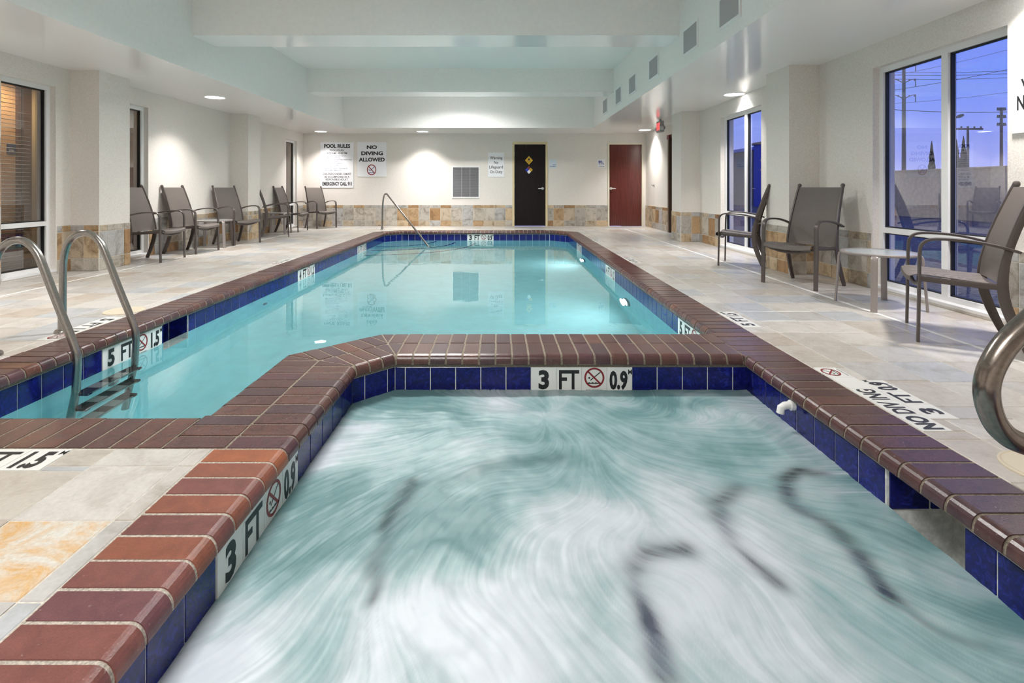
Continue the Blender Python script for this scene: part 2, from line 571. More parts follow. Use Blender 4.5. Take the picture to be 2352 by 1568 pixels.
def thing(name, label, cat, loc=(0, 0, 0), rz=0.0, group=None):
    o = bpy.data.objects.new(name, None)
    o.empty_display_size = 0.1
    COL.objects.link(o)
    o.location = loc
    o.rotation_euler = (0, 0, rz)
    o['label'] = label
    o['category'] = cat
    if group:
        o['group'] = group
    ORG[o.name] = Vector(loc)
    return o


def tag(o, label, cat, group=None):
    o['label'] = label
    o['category'] = cat
    if group:
        o['group'] = group
    return o


def struct(o):
    o['kind'] = 'structure'
    return o


def struct_empty(name, loc=(0, 0, 0)):
    o = bpy.data.objects.new(name, None)
    COL.objects.link(o)
    o.location = loc
    o['kind'] = 'structure'
    ORG[o.name] = Vector(loc)
    return o


def inst(name, mesh, parent, loc, mat3=None):
    """one piece that shares mesh data; loc is in world space"""
    o = bpy.data.objects.new(name, mesh)
    COL.objects.link(o)
    o.parent = parent
    p = Vector(loc) - ORG.get(parent.name, Vector())
    if mat3 is not None:
        m4 = mat3.to_4x4()
        m4.translation = p
        o.matrix_local = m4
    else:
        o.location = p
    ORG[o.name] = ORG.get(parent.name, Vector())
    return o


def relabel(o, label):
    o['label'] = label


def copy_thing(root, loc, rz, label, group=None):
    r = root.copy()
    COL.objects.link(r)
    r.location = loc
    r.rotation_euler = (0, 0, rz)
    r['label'] = label
    if group:
        r['group'] = group
    ORG[r.name] = Vector(loc)
    for ch in list(root.children):
        c_ = ch.copy()
        COL.objects.link(c_)
        c_.parent = r
        for g_ in list(ch.children):
            d_ = g_.copy()
            COL.objects.link(d_)
            d_.parent = c_
    return r


def px(X, Y):
    return 1154 + 1200 * X / Y


# ================================================================== room dimensions
XL, XR, XR2 = -5.25, 3.69, 3.77
YF, YN = 13.75, -2.5
ZS, ZC = 2.435, 3.32                 # soffit, coffer ceiling
CX0, CX1, CY0, CY1 = -3.79, 2.165, -1.6, 12.45   # coffer
PZ = -0.22                            # water level
TT, TB = -0.078, -0.2285              # waterline tile top / bottom
POOL = [(1.48, 3.595), (1.48, 11.82), (1.10, 12.2), (-2.325, 12.2), (-2.685, 11.84), (-2.685, 2.28), (-1.284, 2.28), (-1.284, 3.14), (-0.829, 3.595)]
SPA = [(1.48, 0.3), (1.48, 3.165), (-0.651, 3.165), (-0.854, 2.962), (-0.854, 0.3)]


def side_wall(mb, xa, xb, y0, y1, z0, z1, openings):
    """wall slab between xa..xb with rectangular openings (ya,yb,za,zb)"""
    cur = y0
    for ya, yb, za, zb in sorted(openings):
        if ya > cur:
            mb.box(xa, xb, cur, ya, z0, z1)
        if za > z0:
            mb.box(xa, xb, ya, yb, z0, za)
        if zb < z1:
            mb.box(xa, xb, ya, yb, zb, z1)
        cur = yb
    if y1 > cur:
        mb.box(xa, xb, cur, y1, z0, z1)


# ------------------------------------------------------------------ walls
WZ0, WZ1 = 0.045, 2.195
LWIN = [(5.47, 6.14), (7.07, 7.744), (12.68, 13.35)]
RWIN = [(3.817, 5.206), (7.45, 8.838)]
mb = MB()
side_wall(mb, XL - 0.22, XL, YN, YF + 0.2, -0.05, ZS + 0.05, [(a, b, WZ0, WZ1) for a, b in LWIN])
wall_left = struct(mb.build('wall_left', 'stucco'))
mb = MB()
side_wall(mb, XR, XR + 0.22, YN, 10.28, -0.05, ZS + 0.05, [(a, b, WZ0, WZ1) for a, b in RWIN])
side_wall(mb, XR2, XR2 + 0.2, 10.28, YF + 0.2, -0.05, ZS + 0.05, [(10.36, 11.86, -0.05, 2.2)])
wall_right = struct(mb.build('wall_right', 'stucco'))
mb = MB()
D1 = (0.262, 1.188, 2.215)
D2 = (2.775, 3.705, 2.19)
xs = [XL - 0.2, D1[0], D1[1], D2[0], D2[1], XR2 + 0.2]
mb.box(xs[0], xs[1], YF, YF + 0.2, -0.05, ZS + 0.05)
mb.box(xs[1], xs[2], YF, YF + 0.2, D1[2], ZS + 0.05)
mb.box(xs[2], xs[3], YF, YF + 0.2, -0.05, ZS + 0.05)
mb.box(xs[3], xs[4], YF, YF + 0.2, D2[2], ZS + 0.05)
mb.box(xs[4], xs[5], YF, YF + 0.2, -0.05, ZS + 0.05)
wall_far = struct(mb.build('wall_far', 'stucco'))
mb = MB()
mb.box(XL - 0.2, XR + 0.2, YN - 0.2, YN, -0.05, ZC)
wall_near = struct(mb.build('wall_near', 'stucco'))

# ------------------------------------------------------------------ ceiling: soffit round the coffer, beams
mb = MB()
mb.box(XL - 0.2, XR2 + 0.2, YN - 0.2, YF + 0.2, ZC, ZC + 0.12)
ceiling = struct(mb.build('ceiling', 'upper'))


def two_tone_box(mb, x0, x1, y0, y1, z0, z1):
    mb.box(x0, x1, y0, y1, z0, z1)
    n = len(mb.f)
    mb.mi[n - 6] = 1          # underside is the glossy one


mb = MB()
two_tone_box(mb, XL - 0.1, CX0, YN, YF + 0.1, ZS, ZC)
two_tone_box(mb, CX1, XR2 + 0.1, YN, YF + 0.1, ZS, ZC)
two_tone_box(mb, CX0, CX1, CY1, YF + 0.1, ZS, ZC)
two_tone_box(mb, CX0, CX1, YN, CY0, ZS, ZC)
struct(mb.build('ceiling_soffit', ['cove', 'soffit']))
for y0, y1 in ((6.38, 6.90), (10.15, 10.65)):
    mb = MB()
    two_tone_box(mb, CX0, CX1, y0, y1, 2.868, ZC)
    struct(mb.build('ceiling_beam', ['cove', 'soffit']))

# ------------------------------------------------------------------ deck: base, tiles
LX, RX = -2.945, 1.732                # deck side of the coping
REG = [  # x0,x1,y0,y1, grid origin x, grid origin y
    (XL, LX, YN, YF, -1.179, 1.27),
    (LX, -1.115, YN, 2.018, -1.179, 1.27),
    (RX, XR2, YN, YF, 1.92, 1.78),
    (LX, RX, 12.46, YF, -1.179, 1.27),
    (-1.115, RX, YN, 0.01, -1.179, 1.27)]
mb = MB()
for x0, x1, y0, y1, _, _ in REG:
    mb.box(x0, x1, y0, y1, -0.08, -0.003)
tri_l = [(LX, 11.948), (-2.433, 12.46), (LX, 12.46)]
tri_r = [(RX, 11.93), (RX, 12.46), (1.205, 12.46)]
mb.prism(tri_l, -0.08, -0.003)
mb.prism(tri_r, -0.08, -0.003)
mb.box(XL - 0.2, XL, YN, YF, -0.08, -0.003)
mb.box(XR, XR2 + 0.3, YN, YF, -0.08, -0.003)
floor = struct(mb.build('floor', 'floor_grout'))
PITCH, JT = 0.31, 0.005
DECK_MARKS = [  # rectangles left free for the depth marker tiles
    (1.737, 1.863, 2.16, 2.925), (1.863, 1.99, 2.275, 2.73), (1.737, 1.872, 3.765, 4.222),
    (1.737, 1.87, 7.0, 7.6), (1.737, 1.87, 9.75, 10.2),
    (LX - 0.140, LX - 0.005, 3.45, 4.06), (LX - 0.135, LX - 0.005, 6.85, 7.46), (-2.26, -1.65, 1.858, 2.012)]
cells = []
for x0, x1, y0, y1, gx, gy in REG:
    i0, i1 = math.floor((x0 - gx) / PITCH), math.ceil((x1 - gx) / PITCH)
    j0, j1 = math.floor((y0 - gy) / PITCH), math.ceil((y1 - gy) / PITCH)
    for i in range(i0, i1):
        for j in range(j0, j1):
            a, b = max(x0, gx + i * PITCH), min(x1, gx + (i + 1) * PITCH)
            c_, d_ = max(y0, gy + j * PITCH), min(y1, gy + (j + 1) * PITCH)
            if b - a < 0.015 or d_ - c_ < 0.015:
                continue
            parts = [(a, b, c_, d_)]
            for mx0, mx1, my0, my1 in DECK_MARKS:       # cut the tile round the markers
                nxt = []
                for (pa, pb, pc, pd) in parts:
                    if mx1 <= pa or mx0 >= pb or my1 <= pc or my0 >= pd:
                        nxt.append((pa, pb, pc, pd))
                        continue
                    if pc < my0:
                        nxt.append((pa, pb, pc, my0))
                    if pd > my1:
                        nxt.append((pa, pb, my1, pd))
                    lo, hi = max(pc, my0), min(pd, my1)
                    if pa < mx0:
                        nxt.append((pa, mx0, lo, hi))
                    if pb > mx1:
                        nxt.append((mx1, pb, lo, hi))
                parts = nxt
            for p_ in parts:
                if p_[1] - p_[0] > 0.012 and p_[3] - p_[2] > 0.012:
                    cells.append(p_)


def tile_rank(c_):
    a, b, y0, y1 = c_
    y = (y0 + y1) / 2
    if y0 < 0.9:
        return -1
    X = (a + b) / 2
    p = px(X, y)
    yy = 431.5 + 1200 * H / y
    if p < -150 or p > 2500 or yy > 1700:
        return -1
    return (b - a) * (y1 - y0) / y ** 3


cells.sort(key=tile_rank, reverse=True)
tile_meshes = {}


def stained(me_):
    m2_ = me_.copy()
    m2_.materials.clear()
    m2_.materials.append(M['stained_tile'])
    return m2_


far_mb = MB()
for n_, (a, b, y0, y1) in enumerate(cells):
    w, d = b - a - JT, y1 - y0 - JT
    if n_ < 300 and tile_rank((a, b, y0, y1)) > 0:
        key = (round(w, 3), round(d, 3))
        if key not in tile_meshes:
            t_ = MB()
            e_ = 0.0025
            t_.add([(-w / 2, -d / 2, -0.02), (w / 2, -d / 2, -0.02), (w / 2, d / 2, -0.02), (-w / 2, d / 2, -0.02),
                    (-w / 2, -d / 2, -e_), (w / 2, -d / 2, -e_), (w / 2, d / 2, -e_), (-w / 2, d / 2, -e_),
                    (-w / 2 + e_, -d / 2 + e_, 0), (w / 2 - e_, -d / 2 + e_, 0), (w / 2 - e_, d / 2 - e_, 0), (-w / 2 + e_, d / 2 - e_, 0)],
                   [(0, 1, 5, 4), (1, 2, 6, 5), (2, 3, 7, 6), (3, 0, 4, 7), (4, 5, 9, 8), (5, 6, 10, 9), (6, 7, 11, 10), (7, 4, 8, 11), (8, 9, 10, 11)])
            tile_meshes[key] = t_.mesh('tile', 'floor_tile')
        inst('tile', tile_meshes[key] if not (abs((a + b) / 2 + 1.334) < .03 and abs((y0 + y1) / 2 - 1.425) < .03) else stained(tile_meshes[key]), floor, ((a + b) / 2, (y0 + y1) / 2, random.uniform(-0.0006, 0.0004)))
    else:
        far_mb.box(a + JT / 2, b - JT / 2, y0 + JT / 2, y1 - JT / 2, -0.02, 0.0)
far_mb.prism(tri_l, -0.02, 0)
far_mb.prism(tri_r, -0.02, 0)
far_tiles = far_mb.build('tiles', 'floor_tile_far', floor)
far_tiles['kind'] = 'stuff'
mb = MB()
mb.box(2.988, 3.014, YN, 12.82, -0.002, 0.0012)
mb.box(-4.668, -4.644, YN, 12.82, -0.002, 0.0012)
mb.box(-4.665, 3.013, 12.82, 12.836, -0.002, 0.0012)
mb.build('expansion_joint', 'white_strip', floor)


# ------------------------------------------------------------------ columns
def column(x0, x1, y0, y1):
    m_ = MB()
    m_.box(x0, x1, y0, y1, 0.0, ZS)
    return struct(m_.build('column', 'stucco'))


LCOL = [(6.35, 6.87), (10.07, 10.56)]
RCOL = [(6.08, 6.60), (9.76, 10.28)]
lcols = [column(XL, -4.90, a, b) for a, b in LCOL]
rcols = [column(3.335, XR, a, b) for a, b in RCOL]

# ------------------------------------------------------------------ wainscot tiles
ROWS = [(0.0, 0.15), (0.15, 0.475), (0.475, 0.555)]
TALL = [(0.0, 0.164), (0.164, 0.485), (0.485, 0.80), (0.80, 1.13), (1.13, 1.455), (1.455, 1.535)]
WP = 0.285
wmesh = {}


def wainscot(parent, p0, p1, nrm, start=0.0, rows=ROWS, pitch=WP):
    """tiles along p0->p1 on a wall face whose outward normal is nrm"""
    p0, p1, nrm = Vector((*p0, 0)), Vector((*p1, 0)), Vector((*nrm, 0))
    L = (p1 - p0).length
    t = (p1 - p0).normalized()
    cuts = [0.0]
    s = start if start > 0.02 else start + pitch
    while s < L - 0.02:
        cuts.append(s)
        s += pitch
    cuts.append(L)
    back = MB()
    c0 = p0 + t * (L / 2) + nrm * 0.002 + V(0, 0, rows[-1][1] / 2)
    back.obox(c0, t, V(0, 0, 1), nrm, L, rows[-1][1], 0.006)
    back.build('grout', 'wall_grout', parent)
    for a, b in zip(cuts[:-1], cuts[1:]):
        for z0, z1 in rows:
            w, h_ = b - a - 0.007, z1 - z0 - 0.007
            key = (round(w, 3), round(h_, 3))
            if key not in wmesh:
                m_ = MB()
                e_ = 0.003
                m_.add([(-w / 2, 0, -h_ / 2), (w / 2, 0, -h_ / 2), (w / 2, 0, h_ / 2), (-w / 2, 0, h_ / 2),
                        (-w / 2, -.008, -h_ / 2), (w / 2, -.008, -h_ / 2), (w / 2, -.008, h_ / 2), (-w / 2, -.008, h_ / 2),
                        (-w / 2 + e_, -.011, -h_ / 2 + e_), (w / 2 - e_, -.011, -h_ / 2 + e_), (w / 2 - e_, -.011, h_ / 2 - e_), (-w / 2 + e_, -.011, h_ / 2 - e_)],
                       [(0, 1, 5, 4), (1, 2, 6, 5), (2, 3, 7, 6), (3, 0, 4, 7), (4, 5, 9, 8), (5, 6, 10, 9), (6, 7, 11, 10), (7, 4, 8, 11), (8, 9, 10, 11)])
                wmesh[key] = m_.mesh('tile', 'wainscot')
            c_ = p0 + t * ((a + b) / 2) + V(0, 0, (z0 + z1) / 2) + nrm * random.uniform(-0.0005, 0.001)
            # local -Y looks along nrm
            ly = -nrm
            lx = ly.cross(V(0, 0, 1))
            m3 = Matrix((lx, ly, V(0, 0, 1))).transposed()
            inst('tile', wmesh[key], parent, c_, m3)


wainscot(wall_far, (XL, YF), (D1[0], YF), (0, -1), 0.20)
wainscot(wall_far, (D1[1], YF), (D2[0], YF), (0, -1), 0.15)
wainscot(wall_left, (XL, 4.6), (XL, 5.46), (1, 0), 0.0, TALL, 0.33)
wainscot(wall_left, (XL, 6.15), (XL, 6.35), (1, 0), 0.07)
wainscot(wall_left, (XL, 6.87), (XL, 7.06), (1, 0), 0.1)
wainscot(wall_left, (XL, 7.755), (XL, 10.07), (1, 0), 0.12)
wainscot(wall_left, (XL, 10.56), (XL, 12.67), (1, 0), 0.1)
wainscot(wall_left, (XL, 13.36), (XL, YF - 0.01), (1, 0), 0.1)
for o_, (a, b) in zip(lcols, LCOL):
    wainscot(o_, (XL, a), (-4.90, a), (0, -1), 0.165)
    wainscot(o_, (-4.90, a), (-4.90, b), (1, 0), 0.12)
    wainscot(o_, (-4.90, b), (XL, b), (0, 1), 0.165)
for o_, (a, b) in zip(rcols, RCOL):
    wainscot(o_, (3.335, a), (XR, a), (0, -1), 0.195)
    wainscot(o_, (3.335, a), (3.335, b), (-1, 0), 0.24)
    wainscot(o_, (3.335, b), (XR, b), (0, 1), 0.1)
wainscot(wall_right, (XR, 2.2), (XR, 3.806), (-1, 0), 0.1)
wainscot(wall_right, (XR, 5.216), (XR, 6.08), (-1, 0), 0.06)
wainscot(wall_right, (XR, 6.60), (XR, 7.44), (-1, 0), 0.1)
wainscot(wall_right, (XR, 8.848), (XR, 9.76), (-1, 0), 0.2)
wainscot(wall_right, (XR2, 11.87), (XR2, YF - 0.01), (-1, 0), 0.12)


# ------------------------------------------------------------------ windows
def window(name, side, ya, yb, mull, curb=False):
    """side -1: left wall, +1: right wall. frame sits back in the reveal"""
    xi = XL if side < 0 else XR
    s = side
    x0, x1 = xi + s * 0.065, xi + s * 0.135
    root = struct_empty(name, (xi, (ya + yb) / 2, 0))
    m_ = MB()

    def bar(y0, y1, z0, z1, d=0.0):
        m_.box(min(x0 + s * d, x1), max(x0 + s * d, x1), y0, y1, z0, z1)
    fw = 0.052
    bar(ya, ya + fw, WZ0, WZ1)
    bar(yb - fw, yb, WZ0, WZ1)
    bar(ya + fw, yb - fw, WZ1 - fw, WZ1)
    bar(ya + fw, yb - fw, WZ0, WZ0 + fw * 0.9)
    ys = [ya + fw] + sum(([q_ - 0.033, q_ + 0.033] for q_ in mull), []) + [yb - fw]
    for q_ in mull:
        bar(q_ - 0.033, q_ + 0.033, WZ0 + fw * 0.9, WZ1 - fw)
    for a, b in zip(ys[0::2], ys[1::2]):
        bar(a, b, 0.565, 0.618)
    m_.build('window_frame', 'white_frame', root)
    g_ = MB()
    xg = xi + s * 0.108
    for a, b in zip(ys[0::2], ys[1::2]):
        for z0, z1 in ((WZ0 + fw * 0.9, 0.565), (0.618, WZ1 - fw)):
            t_ = 0.012
            for (c0, c1, d0, d1) in ((a, a + t_, z0, z1), (b - t_, b, z0, z1), (a, b, z0, z0 + t_), (a, b, z1 - t_, z1)):
                g_.box(min(xg - s * .022, xg + s * .01), max(xg - s * .022, xg + s * .01), c0, c1, d0, d1)
            pm = MB()
            pm.add([(xg, a, z0), (xg, b, z0), (xg, b, z1), (xg, a, z1)], [(0, 1, 2, 3)])
            pm.build('pane', 'glass', root)
    g_.build('gasket', 'gasket', root)
    sl = MB()
    sl.box(min(xi - s * 0.012, x0), max(xi - s * 0.012, x0), ya, yb, WZ0 - 0.02, WZ0 + 0.004)
    sl.build('sill', 'white_frame', root)
    return root


for i, (a, b) in enumerate(LWIN):
    window('window_%d' % (i + 1), -1, a, b, [])
for i, (a, b) in enumerate(RWIN):
    window('window_%d' % (i + 4), 1, a, b, [a + 0.62])

# ------------------------------------------------------------------ corridor behind the left windows
mb = MB()
mb.box(-7.45, -7.3, 2.5, 17, -0.02, 2.7)
corr = struct(mb.build('wall_corridor', 'corr_wall'))
mb = MB()
mb.box(-7.45, -5.47, 2.35, 2.5, -0.06, 2.7)
mb.box(-7.45, -5.47, 17, 17.15, -0.06, 2.7)
struct(mb.build('wall_corridor_end', 'corr_wall'))
mb = MB()
mb.box(-7.3, -5.47, 2.5, 17, -0.06, 0.0)
struct(mb.build('floor_corridor', 'corr_floor'))
mb = MB()
mb.box(-7.3, -5.47, 2.5, 17, 2.6, 2.7)
struct(mb.build('ceiling_corridor', 'corr_ceil'))
mb = MB()
mb.box(-7.3, -7.26, 7.83, 8.75, 0, 2.59)
dr = struct_empty('door_4', (-7.3, 8.3, 0))
mb.build('leaf', 'corr_dark', dr)
mb = MB()
mb.box(-7.26, -7.21, 8.06, 8.125, 0, 2.59)
mb.build('frame', 'blind_tape', dr)
mb = MB()
mb.box(-7.3, -7.27, 8.83, 17, 0, 0.9)
mb.box(-7.3, -7.26, 3, 7.82, 0, 0.12)
struct(mb.build('trim_corridor', 'corr_dark'))
rs = thing('room_sign', 'small blue room number plate beside the door beyond the nearest left window', 'sign', (-7.3, 7.755, 1.59))
mb = MB()
mb.box(-7.3, -7.285, 7.69, 7.82, 1.515, 1.665)
mb.build('panel', 'room_plate', rs)
mb = MB()
mb.text('106', (-7.2842, 7.757, 1.56), (0, 1, 0), (0, 0, 1), 0.075, 0.032)
mb.build('lettering', 'sign_white', rs)
# blinds
BL = ['dark slatted blind behind the nearest left window pane', 'dark slatted blind in the window behind the front left chair',
      'dark slatted blind in the far left corner window']
slat_mesh = None
for (a, b), lb in zip(LWIN, BL):
    r_ = thing('window_blind', lb, 'blind', (XL - 0.28, (a + b) / 2, WZ0 + 0.05), group='blinds behind the left windows')
    m_ = MB()
    m_.box(-0.018, 0.018, -0.32, 0.32, 2.09, 2.125)
    m_.build('headrail', 'slat', r_, local=True)
    if slat_mesh is None:
        m_ = MB()
        m_.box(-0.0125, 0.0125, -0.31, 0.31, -0.0025, 0.0025)
        slat_mesh = m_.mesh('slat', 'slat')
    for k_ in range(45):
        s_ = inst('slat', slat_mesh, r_, Vector((XL - 0.28, (a + b) / 2, WZ0 + 0.05)) + V(0, 0, 0.04 + k_ * 0.0455))
        s_.rotation_euler = (random.uniform(-.004, .004), math.radians(14 + random.uniform(-6, 6)), 0)
    m_ = MB()
    m_.box(-0.002, 0.002, 0.20, 0.206, 0.0, 2.1)
    m_.build('ladder_cord', 'slat', r_, local=True)


# ------------------------------------------------------------------ doors in the far wall
def far_door(name, x0, x1, ztop, leaf_mat, frame_mat, fw, recess, knob_x, lever_dir, back):
    root = struct_empty(name, ((x0 + x1) / 2, YF, 0))
    f = MB()
    f.box(x0, x0 + fw, YF - 0.02, YF + 0.12, 0, ztop)
    f.box(x1 - fw, x1, YF - 0.02, YF + 0.12, 0, ztop)
    f.box(x0 + fw, x1 - fw, YF - 0.02, YF + 0.12, ztop - fw * 1.2, ztop)
    f.build('frame', frame_mat, root)
    l_ = MB()
    l_.box(x0 + fw, x1 - fw, YF + recess, YF + recess + 0.05, 0.006, ztop - fw * 1.2)
    leaf = l_.build('leaf', leaf_mat, root)
    yk = YF + recess
    k_ = MB()
    ax = (V(1, 0, 0), V(0, 0, 1), V(0, -1, 0))
    k_.lathe((knob_x, yk, 0.99), [(0.034, 0.0), (0.034, 0.008), (0.014, 0.012), (0.014, 0.05)], 16, ax=ax)
    k_.sweep([(knob_x, yk - 0.05, 0.99), (knob_x + lever_dir * 0.05, yk - 0.055, 0.99), (knob_x + lever_dir * 0.12, yk - 0.048, 0.987)], [0.015, 0.013, 0.008], 8)
    k_.build('handle', 'nickel', leaf, smooth=True)
    for z in (0.22, 1.05, 1.9):
        h_ = MB()
        h_.box(back - 0.012, back + 0.012, yk - 0.012, yk + 0.004, z - 0.055, z + 0.055)
        h_.build('hinge', 'steel', leaf)
    return root, leaf


d1, leaf1 = far_door('door_1', D1[0], D1[1], D1[2], 'dark_door', 'cream', 0.052, 0.045, 1.06, -1, 0.312)
YD = YF + 0.045
hz = MB()
c1 = V(0.70, YD - 0.002, 1.733)
hz.flat([(0, -.115), (.105, 0), (0, .115), (-.105, 0)], c1, (1, 0, 0), (0, 0, 1), 0)
c1b = c1 + V(0, -0.001, 0)
hz.flat([(-.025, .005), (.025, .005), (.03, .03), (.012, .07), (.0, .045), (-.012, .062), (-.03, .03)], c1b, (1, 0, 0), (0, 0, 1), 1)
hz.text('OXIDIZER', c1b + V(0, 0, -.018), (1, 0, 0), (0, 0, 1), 0.095, 0.024, 1)
hz.text('5.1', c1b + V(0, 0, -.065), (1, 0, 0), (0, 0, 1), 0.03, 0.02, 1)
hz.build('hazard_label', ['yellow', 'ink'], leaf1)
nf = MB()
c2 = V(0.70, YD - 0.002, 1.482)
r = 0.1
for dx, dz, mi in ((0, .5, 0), (-.5, 0, 1), (.5, 0, 2), (0, -.5, 3)):
    nf.flat([(0, -r / 2), (r / 2, 0), (0, r / 2), (-r / 2, 0)], c2 + V(dx * r, 0, dz * r * 1.05), (1, 0, 0), (0, 0, 1.05), mi)
nf.text('1', c2 + V(r / 2, -0.001, 0), (1, 0, 0), (0, 0, 1), 0.014, 0.035, 4)
nf.build('rating_label', ['hz_red', 'hz_blue', 'yellow', 'sign_white', 'ink'], leaf1)
sc_ = MB()
for dx in (0.47, 0.625):
    for dz in (2.135, 2.075):
        sc_.lathe((dx, YD, dz), [(0.007, 0.0), (0.005, 0.004)], 8, ax=(V(1, 0, 0), V(0, 0, 1), V(0, -1, 0)))
sc_.build('screws', 'steel', leaf1)
d2, leaf2 = far_door('door_2', D2[0], D2[1], D2[2], 'red_door', 'pale_cream', 0.036, 0.03, 2.86, 1, 3.665)
# doorway in the right wall beyond the far column
d3 = struct_empty('door_3', (XR2, 11.1, 0))
mb = MB()
mb.box(XR2 - 0.015, XR2 + 0.12, 11.79, 11.875, 0, 2.2)
mb.box(XR2 - 0.015, XR2 + 0.12, 10.36, 10.43, 0, 2.2)
mb.box(XR2 - 0.015, XR2 + 0.12, 10.43, 11.79, 2.13, 2.2)
mb.build('frame', 'brown_door', d3)
mb = MB()
mb.box(XR2 + 0.09, XR2 + 0.13, 10.43, 11.79, 0.006, 2.13)
mb.build('leaf', 'brown_door', d3)
mb = MB()
mb.box(XR2 - 0.06, XR2 - 0.015, 11.66, 11.8, 2.10, 2.19)
mb.build('closer', 'hz_red', d3)


# ------------------------------------------------------------------ signs
def nodiving(mb, c, a, b, r, ired, iblk, small=False):
    """red ring and slash over a diver; indices of red / black materials"""
    c, a, b = Vector(c), Vector(a), Vector(b)
    n = a.cross(b).normalized() * 0.0006
    mb.flat([(-.42 * r, -.22 * r), (-.36 * r, -.30 * r), (.62 * r, .50 * r), (.56 * r, .58 * r)], c, a, b, iblk)
    mb.disc(c + a * (-.50 * r) + b * (-.02 * r), a, b, .1 * r, 10, iblk)
    for k_ in range(4):
        x0 = -.66 * r + k_ * .33 * r
        mb.flat([(x0, -.52 * r), (x0 + .16 * r, -.44 * r), (x0 + .33 * r, -.52 * r), (x0 + .33 * r, -.60 * r), (x0, -.60 * r)], c, a, b, iblk)
    c = c + n
    mb.ring(c, a, b, .82 * r, r, 28, ired)
    d = .085 * r
    q_ = .70710678
    L = .86 * r
    mb.flat([(-L * q_ - d * q_, L * q_ - d * q_), (L * q_ - d * q_, -L * q_ - d * q_), (L * q_ + d * q_, -L * q_ + d * q_), (-L * q_ + d * q_, L * q_ + d * q_)], c, a, b, ired)


def wall_sign(name, label, x0, x1, z0, z1, group=None):
    r_ = thing(name, label, 'sign', ((x0 + x1) / 2, YF, z0), group=group)
    m_ = MB()
    m_.box(x0, x1, YF - 0.012, YF, z0, z1)
    return r_, m_


AX, AZ = V(1, 0, 0), V(0, 0, 1)


def P(x, y, dy=0.0125):
    """photo pixel on the far wall -> world"""
    return V((x - 1154) * YF / 1200, YF - dy - 0.0006, H + (431.5 - y) * YF / 1200)


S = YF / 1200
r_, m_ = wall_sign('pool_rules_sign', 'tall white pool rules sign with many lines of text on the far wall', -4.785, -3.915, 1.008, 2.205)
m_.build('panel', 'sign_white', r_)
L_ = MB()
sx, ox, oy = 180 / 2171, 725, 315
for s, x0, x1, y0, y1, mi in (
        ('POOL RULES', 237, 962, 190, 300, 0), ('POOL HOURS:', 398, 795, 335, 388, 0), ('8:00 AM - 10:00 PM', 322, 872, 418, 470, 0),
        ('WARNING - NO LIFEGUARD ON DUTY.', 268, 855, 508, 532, 1), ('SWIM AT YOUR OWN RISK.', 268, 690, 562, 588, 1),
        ('POOL FOR USE BY REGISTERED GUESTS ONLY.', 268, 1015, 606, 640, 1), ('NO DIVING OR JUMPING.', 268, 655, 662, 690, 1),
        ('NO RUNNING OR HORSEPLAY.', 268, 738, 708, 738, 1), ('NO GLASS CONTAINERS.', 268, 655, 760, 786, 1), ('NO PETS ALLOWED.', 268, 578, 808, 836, 1),
        ('REPORT ANY UNSAFE CONDITIONS TO', 268, 882, 852, 884, 1), ('MANAGEMENT IMMEDIATELY.', 275, 730, 902, 930, 1),
        ('CHILDREN UNDER 12 MUST', 200, 988, 990, 1048, 0), ('BE ACCOMPANIED BY A', 255, 938, 1072, 1124, 0),
        ('RESPONSIBLE ADULT.', 280, 910, 1146, 1200, 0), ('EMERGENCY CALL 911', 190, 1005, 1238, 1342, 0)):
    L_.text(s, P(ox + (x0 + x1) / 2 * sx, oy + (y0 + y1) / 2 * sx), AX, AZ, (x1 - x0) * sx * S, (y1 - y0) * sx * S, mi)
L_.build('lettering', ['ink', 'soft_ink'], r_)
r_, m_ = wall_sign('no_diving_sign', 'white no diving allowed sign with red prohibition symbol on the far wall', -3.816, -3.055, 1.30, 2.21)
m_.build('panel', 'sign_white', r_)
L_ = MB()
for s, x0, x1, y0, y1 in (('NO', 1418, 1705, 225, 330), ('DIVING', 1265, 1868, 392, 500), ('ALLOWED', 1200, 1918, 566, 676)):
    L_.text(s, P(ox + (x0 + x1) / 2 * sx, oy + (y0 + y1) / 2 * sx), AX, AZ, (x1 - x0) * sx * S, (y1 - y0) * sx * S)
L_.build('lettering', 'ink', r_)
L_ = MB()
nodiving(L_, P(ox + 1553 * sx, oy + 903 * sx), AX * 0.87, AZ, 0.142, 0, 1)
L_.build('symbol', ['red_ink', 'navy_ink'], r_)
r_, m_ = wall_sign('lifeguard_sign', 'small white warning no lifeguard sign left of the dark door', -0.378, 0.044, 1.292, 1.935)
m_.build('panel', 'sign_white', r_)
L_ = MB()
for s, x0, x1, y0, y1 in (('Warning', 1191, 1266, 211, 234), ('No', 1216, 1241, 240, 258), ('Lifeguard', 1186, 1270, 267, 291), ('On Duty', 1191, 1266, 297, 320)):
    k_ = 880 / 2352
    L_.text(s, P(680 + (x0 + x1) / 2 * k_, 280 + (y0 + y1) / 2 * k_), AX, AZ, (x1 - x0) * k_ * S, (y1 - y0) * k_ * S)
L_.build('lettering', 'ink', r_)
r_, m_ = wall_sign('equipment_sign', 'pale blue square pool equipment plate right of the dark door', 1.238, 1.425, 1.525, 1.75)
m_.build('panel', 'pale_blue', r_)
L_ = MB()
L_.text('POOL', (1.368, YF - .0132, 1.615), AX, AZ, 0.078, 0.024)
L_.text('EQUIPMENT', (1.325, YF - .0132, 1.572), AX, AZ, 0.165, 0.026)
L_.build('lettering', 'navy_ink', r_)
r_, m_ = wall_sign('restroom_sign', 'white restroom plate with blue figures left of the red door', 2.505, 2.69, 1.535, 1.76)
m_.build('panel', 'sign_white', r_)
L_ = MB()
